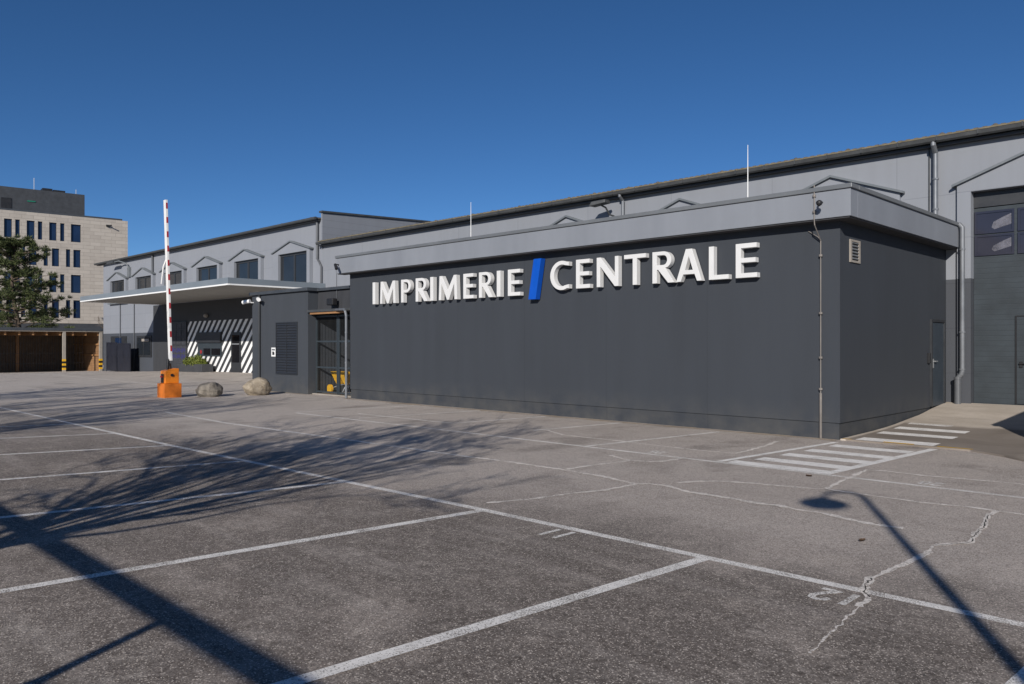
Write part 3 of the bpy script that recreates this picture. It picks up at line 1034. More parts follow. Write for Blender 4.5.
# recess
YG = 15.45
rec = thing('gate_recess', 'dark roofed yard entrance between louvred block and sign building with wall above', 'porch', (-23.7, YG, 0))
MB().box(-25.155, -22.255, YG, YG + 0.2, 2.93, 3.72).build('lintel_wall', M['block_dark'], rec)
MB().box(-25.155, -22.255, 19.0, 19.2, -0.3, 3.72).build('back_wall', M['block_dark'], rec)
MB().box(-25.155, -22.255, YG - 0.1, 19.25, 3.74, 3.84).build('roof', M['flatroof'], rec)
MB().box(-25.15, -22.26, 14.98, YG - 0.002, 2.955, 3.04).build('porch_roof', M['gutter'], rec)
MB().box(-24.95, -22.75, 14.99, 15.03, 2.875, 2.935).build('timber_edge', M['wood_beam'], rec)
MB().box(-25.15, -22.26, YG - 0.25, YG + 0.3, -0.2, 0.035).build('threshold', M['post'], rec)

wg = thing('wire_gate', 'tall double leaf mesh gate with grey bars closing the recess', 'gate', (-23.7, YG, 0.03))
f = MB()
yg = YG - 0.08
for xx in (-25.13, -23.76, -23.66, -22.32):
    f.box(xx, xx + 0.06, yg - 0.03, yg + 0.03, 0.05, 2.84)
for z in (0.07, 0.95, 1.88, 2.78):
    f.box(-25.07, -23.76, yg - 0.025, yg + 0.025, z, z + 0.06)
    f.box(-23.60, -22.32, yg - 0.025, yg + 0.025, z, z + 0.06)
f.build('gate_frame', M['gate_plain'], wg)
ms = MB()
x = -25.02
while x < -22.35:
    ms.box(x, x + 0.006, yg - 0.003, yg + 0.003, 0.1, 2.8)
    x += 0.075
ms.build('wire_mesh', M['gutter'], wg)

fl = thing('floodlight', 'small black floodlight over the wire gate', 'lamp', (-23.9, YG - 0.05, 3.25))
MB().box(-24.10, -23.70, YG - 0.32, YG - 0.12, 3.18, 3.42).build('lamp_head', M['black'], fl, bevel=0.03)
MB().box(-23.95, -23.85, YG - 0.12, YG - 0.001, 3.28, 3.32).tube([(-23.9, YG - 0.02, 3.3), (-23.9, YG - 0.02, 4.2), (-23.95, YG - 0.02, 4.6)], 0.012, 6).build('bracket', M['pipe_dark'], fl)

# yellow spreader behind the mesh
sp = thing('spreader', 'yellow salt spreader on one wheel behind the mesh gate', 'spreader', (-24.2, 16.0, 0.03))
hp = MB()
c = Vector((-23.93, 16.0))
for (cx_, w0, w1, mt) in ((-24.62, 0.10, 0.24, 0), (-24.12, 0.10, 0.24, 0)):
    top = [(cx_ - w1, 15.8), (cx_ + w1, 15.8), (cx_ + w1, 16.25), (cx_ - w1, 16.25)]
    bot = [(cx_ - w0, 15.95), (cx_ + w0, 15.95), (cx_ + w0, 16.1), (cx_ - w0, 16.1)]
    vs = [(x, y, 0.36) for x, y in bot] + [(x, y, 0.78) for x, y in top] + [(x, y, 0.82) for x, y in top]
    hp.add(vs, [(0, 1, 2, 3), (0, 1, 5, 4), (1, 2, 6, 5), (2, 3, 7, 6), (3, 0, 4, 7), (4, 5, 9, 8), (5, 6, 10, 9), (6, 7, 11, 10), (7, 4, 8, 11), (8, 9, 10, 11)])
hp.build('hopper', M['yellow'], sp)
wh = MB()
wh.tube([(-24.84, 15.72, 0.19), (-24.84, 15.80, 0.19)], 0.155, 18)
who = wh.build('wheel', M['yellow'], sp)
fr2 = MB()
fr2.tube([(-24.84, 15.76, 0.19), (-24.5, 16.0, 0.33), (-23.9, 16.0, 0.40), (-23.6, 16.0, 0.85)], 0.018, 8)
for dx in (-0.06, 0.10, 0.2):
    fr2.tube([(-24.1, 16.0, 0.42), (-24.1 + dx * 1.6, 15.9 + dx, 0.04)], 0.016, 6)
fr2.build('handle_frame', M['metal'], sp)

sg = thing('notice_plate', 'small white camera surveillance notice left of the louvre', 'sign', (-27.62, YB0, 1.35))
MB().box(-27.80, -27.48, YB0 - 0.014, YB0 - 0.002, 1.34, 1.68).build('plate', M['white_edge'], sg)
MB().box(-27.72, -27.56, YB0 - 0.018, YB0 - 0.0145, 1.40, 1.50).lathe([(0.04, 0), (0.04, 0.03)], (-27.64, YB0 - 0.03, 1.50), 10).build('camera_symbol', M['black'], sg)
MB().box(-27.76, -27.52, YB0 - 0.018, YB0 - 0.0145, 1.57, 1.63).build('text_bar', M['cap'], sg)

for (x, z, sgn, lab) in ((-29.25, 3.52, -1, 'left'), (-28.55, 3.58, 1, 'right')):
    cm = thing('security_camera', {'left': 'white bullet camera pointing left on the block corner', 'right': 'white bullet camera pointing right beside the black drainpipe'}[lab], 'camera', (x, YB0 - 0.05, z))
    body = MB().tube([(x - 0.02 * sgn, YB0 - 0.16, z), (x + 0.30 * sgn, YB0 - 0.30, z - 0.05)], 0.075, 12)
    body.build('camera_body', M['white_edge'], cm)
    MB().tube([(x, YB0 - 0.001, z - 0.06), (x, YB0 - 0.10, z - 0.06), (x + 0.03 * sgn, YB0 - 0.17, z)], 0.025, 8).build('bracket', M['white_edge'], cm)

# fixtures on the annex fascia
cm = thing('security_camera', 'small black dome spotlight with short arm near the right end of the fascia', 'camera', (-6.18, YA - P, 4.45))
MB().tube([(-6.18, YA - P, 4.46), (-6.18, YA - P - 0.16, 4.47), (-6.14, YA - P - 0.22, 4.44)], 0.018, 8).build('bracket', M['black'], cm)
MB().lathe([(0.02, 0.05), (0.05, 0.03), (0.06, 0), (0.045, -0.04), (0.015, -0.06)], (-6.14, YA - P - 0.23, 4.42), 12).build('camera_body', M['black'], cm, smooth=True)
cm = thing('security_camera', 'small black camera on a bracket at the left end of the fascia', 'camera', (-22.3, YA - P, 4.4))
MB().tube([(-22.42, YA - P, 4.45), (-22.42, YA - P - 0.15, 4.46), (-22.30, YA - P - 0.20, 4.40)], 0.02, 8).build('bracket', M['black'], cm)
MB().tube([(-22.34, YA - P - 0.19, 4.44), (-22.18, YA - P - 0.25, 4.28)], 0.05, 10).build('camera_body', M['black'], cm)

# lightning rods standing on the annex roof and hall
ro = thing('lightning_rod', 'tall thin lightning rod on the sign building roof at its right half', 'lightning rod', (-8.98, 17.0, 4.62))
MB().tube([(-8.98, 17, 4.70), (-8.98, 17, 5.5), (-8.98, 17, 6.48)], [0.014, 0.012, 0.006], 8).build('rod', M['white_edge'], ro)
MB().lathe([(0.17, 0), (0.17, 0.06), (0.05, 0.10)], (-8.98, 17, 4.615), 14).build('foot', M['post'], ro)
ro = thing('lightning_rod', 'thin lightning rod on the sign building roof above the first word', 'lightning rod', (-20.78, 19.0, 4.62))
MB().tube([(-20.78, 19, 4.70), (-20.78, 19, 6.0), (-20.78, 19, 6.90)], [0.016, 0.013, 0.006], 8).build('rod', M['white_edge'], ro)
MB().lathe([(0.17, 0), (0.17, 0.06), (0.05, 0.10)], (-20.78, 19, 4.615), 14).build('foot', M['post'], ro)

# floodlight on the hall wall, above the annex roof
fl = thing('floodlight', 'grey floodlight on a bent arm under the hall eave', 'lamp', (-16.2, YH, 6.2))
MB().tube([(-16.2, YH - 0.001, 6.15), (-16.2, YH - 0.25, 6.17), (-16.2, YH - 0.45, 6.38), (-16.25, YH - 0.62, 6.44)], 0.03, 8).build('arm', M['gutter'], fl)
hd = MB()
hd.add([(-16.62, 20.50, 6.42), (-16.02, 20.62, 6.50), (-16.02, 20.98, 6.50), (-16.62, 20.86, 6.42), (-16.55, 20.56, 6.58), (-16.04, 20.66, 6.62), (-16.04, 20.92, 6.62), (-16.55, 20.82, 6.58)],
       [(0, 3, 2, 1), (4, 5, 6, 7), (0, 1, 5, 4), (1, 2, 6, 5), (2, 3, 7, 6), (3, 0, 4, 7)])
hd.build('lamp_head', M['gutter'], fl, bevel=0.03)

# ------------------------------------------------------------------ office building with canopy
off = thing('office_building', 'two storey grey office wing with gabled window surrounds and flat entrance canopy', 'building', (-50, YH, 0))
XO0, XO1 = -66.0, -34.435
w = MB().box(XO0, XO1, YH, 34, -0.6, 8.06)
w.build('wall', M['office'], off)
MB().prism([(YH - 0.05, 6.6), (34, 6.6), (34, 8.70), (28, 8.66), (YH - 0.05, 8.40)], XO1 + 0.003, XO1 + 0.12, 'x').build('gable_wall', M['gable'], off)
MB().prism([(YH - 0.12, 8.40), (28, 8.66), (34, 8.70), (34, 8.78), (28, 8.74), (YH - 0.12, 8.49)], XO1 - 0.08, XO1 + 0.20, 'x').build('gable_capping', M['gutter'], off)
rf = MB().prism([(YH - 0.28, 8.09), (34.3, 8.38), (34.3, 8.46), (YH - 0.28, 8.17)], XO0 - 0.9, XO1 - 0.08, 'x')
rfo = rf.build('roof', M['roof'], off)
gu = MB().prism([(YH - 0.42, 8.17), (YH - 0.41, 8.08), (YH - 0.36, 8.04), (YH - 0.30, 8.05), (YH - 0.29, 8.19)], XO0 - 0.9, XO1 - 0.02, 'x')
gu.build('gutter', M['gutter'], off)
MB().box(XO0 - 0.8, XO1 - 0.09, YH - 0.25, YH - 0.003, 8.0, 8.055).build('eave_board', M['frame'], off)
x = -44
while x < -35:
    MB().lathe([(0.02, 0.0), (0.1, 0.02), (0.07, 0.09), (0.02, 0.12)], (x, YH - 0.1, 8.16), 8).build('fixing_cap', M['roof'], rfo, smooth=True)
    x += random.choice((1.3, 2.2, 2.9))

om = (M['surround'], M['trim'])
for xc in (-37.12, -42.21, -47.30, -52.39, -57.48, -62.57):
    ss = gable_surround(off, 'window_surround', xc, 1.85, 4.95, 6.60, 6.69, 7.18, xc - 1.32, xc + 1.56, YH, 0.20, om)
    MB().box(xc - 1.85, xc + 1.85, YH - 0.22, YH - 0.003, 4.86, 4.95).build('window_sill', M['trim'], ss)
    x0, x1, z0, z1 = xc - 1.32, xc + 1.56, 4.95, 6.60
    f = MB()
    yy0, yy1 = YH - 0.06, YH - 0.003
    f.box(x0, x1, yy0, yy1, z1 - 0.13, z1).box(x0, x1, yy0, yy1, z0, z0 + 0.10)
    f.box(x0, x0 + 0.10, yy0, yy1, z0 + 0.10, z1 - 0.13).box(x1 - 0.10, x1, yy0, yy1, z0 + 0.10, z1 - 0.13)
    f.box((x0 + x1) / 2 - 0.07, (x0 + x1) / 2 + 0.07, yy0, yy1, z0 + 0.10, z1 - 0.13)
    f.build('window_frame', M['frame'], ss)
    for a, b in ((x0 + 0.10, (x0 + x1) / 2 - 0.07), ((x0 + x1) / 2 + 0.07, x1 - 0.10)):
        MB().box(a, b, YH - 0.03, YH - 0.004, z0 + 0.10, z1 - 0.13).build('window_pane', M['glass'], ss)

for x, zt, zb, rr in ((-55.95, 8.05, 4.9, 0.07), (-34.72, 8.05, 6.1, 0.07), (-62.25, 4.9, -0.2, 0.03), (-59.45, 4.9, -0.2, 0.03)):
    MB().tube([(x, YH - rr - 0.02, zt), (x, YH - rr - 0.02, zb)], rr, 10).build('drainpipe', M['pipe_dark'], off)
MB().tube([(-34.72, YH - 0.09, 6.12), (-34.55, YH - 0.09, 5.95), (-34.36, YH - 0.09, 5.7), (-34.36, YH - 0.09, 3.9)], 0.05, 10).build('drainpipe', M['pipe_dark'], off)
# canopy
XC0, XC1, YC, ZC = -54.6, -34.1, 16.3, 4.52
can = MB().box(XC0 + 0.05, XC1 - 0.05, YC + 0.05, YH - 0.01, ZC + 0.02, ZC + 0.28).build('canopy', M['canopy_under'], off)
fx = MB().box(XC0, XC1, YC, YC + 0.05, ZC + 0.05, ZC + 0.32).box(XC1 - 0.05, XC1, YC + 0.05, YH - 0.01, ZC + 0.05, ZC + 0.32).box(XC0, XC0 + 0.05, YC + 0.05, YH - 0.01, ZC + 0.05, ZC + 0.32)
fx.build('canopy_fascia', M['canopy'], can)
ed = MB().box(XC0 + 0.01, XC1 - 0.01, YC - 0.012, YC + 0.05, ZC - 0.02, ZC + 0.047).box(XC1 - 0.05, XC1 + 0.012, YC + 0.05, YH - 0.01, ZC - 0.02, ZC + 0.047).box(XC0 - 0.012, XC0 + 0.05, YC + 0.05, YH - 0.01, ZC - 0.02, ZC + 0.047)
ed.build('canopy_edge', M['white_edge'], can)

# entrance wall under the canopy
MB().box(-56.0, -34.5, YH - 0.012, YH - 0.003, 3.27, 4.5).box(-56.0, -50.33, YH - 0.012, YH - 0.003, -0.3, 3.27).build('entrance_wall', M['dark_wall'], off)
MB().box(-50.33, -34.6, YH - 0.014, YH - 0.003, -0.2, 3.27).build('striped_wall', M['zebra'], off)
sh_ = MB().box(-52.85, -50.42, YH - 0.07, YH - 0.015, -0.05, 3.28).build('roller_shutter', M['shutter'], off)
gr = MB()
for i in range(4):
    gr.box(-52.85 + i * 0.8, -52.80 + i * 0.8, YH - 0.09, YH - 0.072, 1.75, 3.28)
for z in (1.75, 2.25, 2.75, 3.23):
    gr.box(-52.85, -50.42, YH - 0.10, YH - 0.091, z, z + 0.05)
gr.build('glazing_bar', M['frame'], sh_)
for i in range(9):
    x = -52.7 + i * 0.245
    for z, hgt in ((1.28, 0.30), (0.90, 0.26)):
        lt = MB()
        if (i * 7 + int(z * 10)) % 3:
            lt.prism([(x, z), (x + 0.07, z), (x + 0.07, z + hgt * 0.4), (x + 0.17, z + hgt * 0.4), (x + 0.17, z + hgt * 0.6), (x + 0.07, z + hgt * 0.6), (x + 0.07, z + hgt), (x, z + hgt)], YH - 0.076, YH - 0.0705, 'y')
        else:
            lt.prism([(x, z), (x + 0.17, z), (x + 0.17, z + hgt), (x + 0.10, z + hgt), (x + 0.10, z + 0.07), (x, z + 0.07)], YH - 0.076, YH - 0.0705, 'y')
        lt.build('blue_letter', M['bluepaint'], sh_)
# counter window
cw = MB().box(-48.75, -45.45, YH - 0.16, YH - 0.015, 1.92, 2.55).build('shutter_box', M['frame'], off)
cwf = MB().box(-48.75, -45.45, YH - 0.055, YH - 0.015, 1.08, 1.92).build('counter_window', M['gate_plain'], off)
for x0, x1 in ((-47.9, -46.95), (-46.8, -45.6)):
    MB().box(x0, x1, YH - 0.065, YH - 0.056, 1.16, 1.56).build('window_pane', M['darkglass'], cwf)
MB().tube([(-48.25, YH - 0.056, 1.34), (-48.25, YH - 0.075, 1.34)], 0.12, 16).build('red_disc', M['red'], cwf)
dr = MB().box(-44.2, -43.0, YH - 0.06, YH - 0.015, 0.10, 2.52).build('entrance_door', M['frame'], off)
MB().box(-44.05, -43.15, YH - 0.07, YH - 0.061, 0.75, 2.35).build('door_glass', M['darkglass'], dr)
MB().box(-44.05, -43.15, YH - 0.085, YH - 0.071, 1.80, 1.86).build('door_bar', M['metal'], dr)
# windows and door left of the canopy
lw = MB().box(-58.95, -56.25, YH - 0.06, YH - 0.003, 0.92, 2.42).build('window_frame', M['frame'], off)
for x0, x1 in ((-58.8, -57.75), (-57.6, -56.4)):
    MB().box(x0, x1, YH - 0.072, YH - 0.061, 1.06, 2.28).build('window_pane', M['glass'], lw)
MB().box(-57.9, -56.6, YH - 0.10, YH - 0.073, 2.02, 2.20).build('paper_lamp', M['post'], lw)
dr = MB().box(-64.2, -61.0, YH - 0.06, YH - 0.003, -0.3, 2.42).build('side_door', M['frame'], off)
MB().box(-63.2, -61.95, YH - 0.075, YH - 0.061, 1.25, 2.30).build('door_glass', M['blueglass'], dr)

lm = thing('bulkhead_lamp', 'small round white wall lamp above the striped entrance wall', 'lamp', (-47.4, YH, 3.56))
MB().lathe([(0.03, -0.13), (0.12, -0.09), (0.15, 0), (0.12, 0.09), (0.03, 0.13)], (-47.4, YH - 0.14, 3.58), 14).build('lamp_globe', M['post'], lm, smooth=True)
MB().box(-47.46, -47.34, YH - 0.05, YH - 0.013, 3.50, 3.66).build('base', M['frame'], lm)

fl = thing('floodlight', 'street style lamp on a curved arm high on the left office wall', 'lamp', (-60.4, YH, 6.9))
MB().box(-60.55, -60.15, YH - 0.15, YH - 0.003, 6.75, 7.45).tube([(-60.35, YH - 0.08, 7.4), (-60.5, YH - 0.25, 7.75), (-61.2, YH - 0.5, 7.95), (-62.0, YH - 0.6, 7.9)], 0.05, 8).build('arm', M['trim'], fl)
MB().add([(-63.3, YH - 0.75, 7.82), (-61.7, YH - 0.75, 7.84), (-61.7, YH - 0.45, 7.84), (-63.3, YH - 0.45, 7.82), (-63.0, YH - 0.7, 7.97), (-61.9, YH - 0.7, 7.99), (-61.9, YH - 0.5, 7.99), (-63.0, YH - 0.5, 7.97)],
         [(0, 3, 2, 1), (4, 5, 6, 7), (0, 1, 5, 4), (1, 2, 6, 5), (2, 3, 7, 6), (3, 0, 4, 7)]).build('lamp_head', M['gutter'], fl)

# navy yard gate in front of the left office corner
ng = thing('steel_gate', 'dark navy double leaf steel gate standing by the left office corner', 'gate', (-62.6, 20.6, -0.2))
for x0, x1 in ((-62.85, -60.75), (-60.67, -58.1)):
    lf = MB().box(x0, x1, 20.58, 20.62, -0.12, 1.92 if x0 < -61 else 1.86).build('gate_leaf', M['navy'], ng)
    fm = MB()
    zt = 1.96 if x0 < -61 else 1.90
    fm.box(x0, x0 + 0.08, 20.55, 20.578, -0.2, zt).box(x1 - 0.08, x1, 20.55, 20.578, -0.2, zt)
    fm.box(x0 + 0.08, x1 - 0.08, 20.55, 20.578, zt - 0.1, zt).box(x0 + 0.08, x1 - 0.08, 20.55, 20.578, 0.9, 0.98)
    fm.build('leaf_frame', M['navy'], lf)

# planter with shrub
pt = thing('planter', 'dark trough planter with a yellow green box shrub under the counter window', 'planter', (-47.9, 20.9, 0.1))
b = MB()
z0 = ground(-48, 20.7) - 0.03
b.box(-49.6, -46.2, 20.45, 21.15, z0, z0 + 0.52)
b.build('trough', M['planter'], pt, bevel=0.02)
lv = MB()
for i in range(1500):
    while True:
        p = Vector((random.uniform(-1, 1), random.uniform(-1, 1), random.uniform(-0.2, 1)))
        if p.length < 1: break
    p = p.normalized() * (0.55 + 0.45 * random.random())
    q = Vector((-47.95 + p.x * 1.45, 20.8 + p.y * 0.42, z0 + 0.50 + max(0, p.z) * (0.50 + 0.12 * math.sin(p.x * 7))))
    d = Vector((random.gauss(0, 1), random.gauss(0, 1), random.gauss(0.4, 1))).normalized()
    s_ = d.orthogonal().normalized() * 0.05
    lv.add([q - s_, q + d * 0.06 - s_ * 0.2, q + d * 0.13, q + s_ + d * 0.03], [(0, 1, 2, 3)])
lv.build('foliage', M['shrub'], pt, fix=False)


# ------------------------------------------------------------------ barrier and boulders
def on(x, y): return ground(x, y)


bx, by = -27.14, 10.89
bar = thing('boom_barrier', 'orange car park barrier with its red and white boom raised upright', 'barrier', (bx, by, 0))
MB().box(bx - 0.295, bx + 0.295, by - 0.295, by + 0.295, -0.02, 0.475).build('plinth', M['orange_base'], bar, bevel=0.012)
cb = MB()
cb.prism([(by - 0.22, 0.478), (by + 0.24, 0.478), (by + 0.24, 0.98), (by + 0.14, 0.99), (by - 0.22, 0.90)], bx - 0.21, bx + 0.21, 'x')
cbo = cb.build('cabinet', M['orange'], bar, bevel=0.015)
MB().box(bx - 0.14, bx + 0.08, by - 0.235, by - 0.222, 0.50, 0.80).build('panel', M['black'], cbo)
MB().tube([(bx + 0.21, by + 0.0, 0.76), (bx + 0.24, by + 0.0, 0.76)], 0.05, 14).build('lock', M['black'], cbo)
MB().box(bx - 0.03, bx + 0.03, by - 0.30, by - 0.236, 0.68, 0.74).build('reflector', M['red'], cbo)
# boom: leans a hand's breadth
bz0, bz1 = 1.0, 6.72
lean = lambda z: (bx + 0.04, by + 0.05 - 0.030 * (z - 1.0))
bm_ = MB()
def bslab(mb, z0, z1, hx0, hx1, hy):
    (x0, y0), (x1, y1) = lean(z0), lean(z1)
    mb.add([(x0 + hx0, y0 - hy, z0), (x0 + hx1, y0 - hy, z0), (x0 + hx1, y0 + hy, z0), (x0 + hx0, y0 + hy, z0),
            (x1 + hx0, y1 - hy, z1), (x1 + hx1, y1 - hy, z1), (x1 + hx1, y1 + hy, z1), (x1 + hx0, y1 + hy, z1)],
           [(0, 3, 2, 1), (4, 5, 6, 7), (0, 1, 5, 4), (1, 2, 6, 5), (2, 3, 7, 6), (3, 0, 4, 7)])
bslab(bm_, bz0 + 0.25, bz1, -0.15, 0.02, 0.040)
bmo = bm_.build('boom', M['boom'], bar, bevel=0.008)
for i in range(11):
    z = 6.42 - i * 0.485
    rd = MB()
    bslab(rd, z, z + 0.20, 0.021, 0.026, 0.031)
    rd.build('red_stripe', M['red'], bmo)
pv = MB()
pv.tube([(bx - 0.05, by - 0.05, 0.92), (bx - 0.05, by - 0.02, 1.30)], 0.05, 12)
pv.tube([(bx - 0.05, by + 0.06, 0.95), (bx + 0.02, by + 0.02, 1.15)], 0.03, 10)
pv.build('pivot', M['black'], bar)
ps = MB()
x_, y_ = lean(4.4)
ps.tube([(x_ - 0.1, y_ - 0.02, 4.75), (x_ - 0.1, y_ - 0.13, 4.45), (x_ - 0.1, y_ - 0.20, 3.85)], [0.02, 0.025, 0.018], 8)
ps.build('hanging_support', M['boom'], bar)


def boulder(name, label, x, y, rx, ry, rz, rz_rot, mat, seed):
    rnd = random.Random(seed)
    bm = bmesh.new()
    bmesh.ops.create_icosphere(bm, subdivisions=4, radius=1.0)
    planes = [(Vector((rnd.gauss(0, 1), rnd.gauss(0, 1), rnd.gauss(0.2, 0.8))).normalized(), rnd.uniform(0.72, 0.95)) for _ in range(11)]
    ph = [rnd.uniform(0, 6) for _ in range(6)]
    for v in bm.verts:
        p = v.co.copy()
        for nrm, d in planes:
            k = p.dot(nrm) - d
            if k > 0: p -= nrm * k * 0.8
        w_ = 0.035 * math.sin(5 * p.x + ph[0]) * math.sin(6 * p.y + ph[1]) + 0.025 * math.sin(11 * p.z + ph[2] + 4 * p.x) + 0.018 * math.sin(17 * p.y + ph[3] + 9 * p.x)
        p *= 1 + w_
        v.co = Vector((p.x * rx, p.y * ry, p.z * rz))
    me = bpy.data.meshes.new(name)
    bm.to_mesh(me); bm.free()
    me.materials.append(mat)
    for p in me.polygons: p.use_smooth = True
    o = bpy.data.objects.new(name, me)
    COL.objects.link(o)
    o.location = (x, y, ground(x, y) + rz * 0.80)
    o.rotation_euler = (R(5), R(4), R(rz_rot))
    return tag(o, label, 'boulder', 'boulders beside the barrier')


boulder('boulder', 'dark grey boulder right beside the orange barrier', -26.5, 12.0, 0.44, 0.46, 0.29, 20, M['boulder_a'], 5)
boulder('boulder', 'larger tan boulder in front of the louvred block corner', -26.15, 13.6, 0.50, 0.54, 0.36, 65, M['boulder_b'], 9)

for x, y, a, lab in ((-4.62, 10.45, 20, 'dry brown leaf lying beside the crosswalk stripes'), (-2.75, 7.35, 70, 'small dark leaf lying near the lamp shadow')):
    lf_ = MB()
    ca, sa = math.cos(R(a)), math.sin(R(a))
    n_ = 7
    for i in range(n_):
        t_ = i / (n_ - 1)
        wv = 0.032 * math.sin(math.pi * (0.08 + 0.9 * t_))
        for q in (-1, 0, 1):
            u_, v_ = 0.075 * (t_ - 0.5), q * wv * 0.7
            lf_.v.append((x + u_ * ca - v_ * sa, y + u_ * sa + v_ * ca, 0.006 + 0.018 * abs(q) + 0.02 * (t_ - 0.5) ** 2))
    for i in range(n_ - 1):
        for q in range(2):
            k = i * 3 + q
            lf_.f.append((k, k + 1, k + 4, k + 3))
    tag(lf_.build('fallen_leaf', M['leaf'], smooth=True), lab, 'leaf', 'fallen leaves on the asphalt')

# ------------------------------------------------------------------ stone office tower far left
P0 = Vector((-99.8, 35.06, 0)); D = Vector((-0.104, -0.995, 0)).normalized(); NB = Vector((-D.y, D.x, 0))   # NB points away from the lot? fixed below
if NB.x > 0: NB = -NB                      # into the building
twr = thing('stone_office_tower', 'tall pale stone office block with narrow blue windows and dark penthouse', 'building', tuple(P0))


def tb(mb, s0, s1, d0, d1, z0, z1):
    """box along the facade: s to the left from the right corner, d into the building"""
    q = []
    for z in (z0, z1):
        for s, d in ((s0, d0), (s1, d0), (s1, d1), (s0, d1)):
            p = P0 + D * s + NB * d
            q.append((p.x, p.y, z))
    mb.add(q, [(0, 3, 2, 1), (4, 5, 6, 7), (0, 1, 5, 4), (1, 2, 6, 5), (2, 3, 7, 6), (3, 0, 4, 7)])
    return mb


SL = 36.0
patA, patB = [(5.05, 6.09), (6.74, 7.19), (7.54, 8.29), (8.96, 9.41), (9.72, 10.5), (11.15, 11.6), (11.9, 12.66)], [(5.08, 5.84), (6.14, 6.6), (7.28, 8.02), (8.40, 8.84), (9.51, 10.29), (10.62, 11.05), (11.7, 12.45)]
def more(p):
    out = list(p)
    base = p[-2:]
    for k in range(1, 9):
        out += [(a + 2.2 * k, b_ + 2.2 * k) for a, b_ in base]
    return [q for q in out if q[1] < SL - 1]
rows_ = [(13.72, 15.78, more(patA)), (10.78, 12.83, more(patB)), (7.80, 9.90, more(patA)), (4.86, 6.95, more(patB))]
wl = MB()
zprev = 16.72
for zb, zt, ws in rows_:
    tb(wl, 0, SL, 0, 0.4, zt, zprev)
    s = 0
    for a, b_ in ws:
        tb(wl, s, a, 0, 0.4, zb, zt)
        s = b_
    tb(wl, s, SL, 0, 0.4, zb, zt)
    zprev = zb
tb(wl, 0, SL, 0, 0.4, 4.25, zprev)
tb(wl, 0, 0.4, 0.401, 16, 4.25, 16.72)
tb(wl, SL - 0.4, SL, 0.401, 16, 4.25, 16.72)
wl.build('wall', M['stone'], twr)
tb(MB(), 0.5, SL - 0.5, 0.3, 16, -1, 16.5).build('core', M['black'], twr)
tb(MB(), 0.1, SL, 0.05, 16, -1, 4.245).build('ground_floor', M['pent'], twr)
tb(MB(), 0.6, SL, 0.02, 16, 16.722, 16.92).build('roof_edge', M['flatroof'], twr)
nwin = 0
for zb, zt, ws in rows_:
    for a, b_ in ws:
        if a > 22: continue
        wnd = MB()
        tb(wnd, a, b_, 0.16, 0.24, zb, zb + 0.06); tb(wnd, a, b_, 0.16, 0.24, zt - 0.06, zt)
        tb(wnd, a, a + 0.06, 0.16, 0.24, zb + 0.06, zt - 0.06); tb(wnd, b_ - 0.06, b_, 0.16, 0.24, zb + 0.06, zt - 0.06)
        wo_ = wnd.build('window', M['frame'], twr)
        tb(MB(), a + 0.06, b_ - 0.06, 0.20, 0.23, zb + 0.06, zt - 0.06).build('window_pane', M['blueglass'], wo_)
pen = tb(MB(), 4.6, SL, 0.35, 14, 16.93, 19.40).build('penthouse', M['pent'], twr)
tb(MB(), 11.9, 12.9, 0.30, 0.348, 16.95, 18.15).build('penthouse_door', M['black'], pen)
tb(MB(), 9.6, 10.4, 0.28, 0.348, 17.95, 18.08).build('green_exit_lamp', simple('green_lamp_body', (0.01, 0.16, 0.10), 0.5), pen)
tb(tb(MB(), 6.5, 7.7, 1.0, 2.4, 19.42, 19.72), 7.8, 8.8, 1.0, 2.4, 19.42, 19.80).build('roof_unit', M['black'], pen)
an = MB()
p = P0 + D * 9.5 + NB * 2
an.tube([(p.x, p.y, 19.4), (p.x, p.y, 21.0)], 0.03, 6)
p = P0 + D * 5.2 + NB * 2
an.tube([(p.x, p.y, 19.4), (p.x, p.y, 20.2)], 0.03, 6)
an.build('antenna', M['metal'], pen)
fl = thing('floodlight', 'dark floodlight arm near the top right of the stone tower', 'lamp', tuple(P0 + D * 2.2 + Vector((0, 0, 16))))
a_ = P0 + D * 2.2
tb(MB(), 2.0, 2.4, -0.25, -0.003, 15.85, 16.05).build('bracket', M['black'], fl)
MB().tube([tuple(a_ - NB * 0.2 + Vector((0, 0, 15.98))), tuple(a_ - D * 0.25 - NB * 0.7 + Vector((0, 0, 15.95)))], 0.07, 8).build('arm', M['black'], fl)

# ------------------------------------------------------------------ timber carport
cpt = thing('carport', 'long low timber carport with pale posts left of the office wing', 'carport', (-69, 12, -0.25))
CX0, CX1, CY0, CY1 = -73.0, -66.4, -8.0, 21.45
MB().box(CX0 - 0.2, CX1 + 0.15, CY0 - 0.2, CY1 + 0.1, 2.86, 3.06).build('roof', M['flatroof'], cpt)
bmx = MB().box(CX1 - 0.12, CX1 + 0.10, CY0, CY1, 2.78, 2.858)
bmx.build('edge_beam', M['post'], cpt)
raf = MB()
y = CY0 + 0.3
while y < CY1:
    raf.box(CX0, CX1 - 0.12, y, y + 0.12, 2.50, 2.858)
    y += 0.9
raf.build('rafter', M['wood_beam'], cpt)
MB().box(CX0 - 0.05, CX0 + 0.02, CY0, CY1, -0.4, 2.7).build('back_wall', M['wood_dark'], cpt)
MB().box(CX0 + 0.05, CX1 - 0.25, CY1 - 0.10, CY1 - 0.03, -0.4, 2.85).build('end_wall', M['wood'], cpt)
br = MB()
br.box(CX0 + 0.1, CX1 - 0.3, CY1 - 0.20, CY1 - 0.105, 0.9, 1.02).box(CX0 + 0.1, CX1 - 0.3, CY1 - 0.20, CY1 - 0.105, 1.75, 1.87)
br.build('wall_rail', M['wood_beam'], cpt)
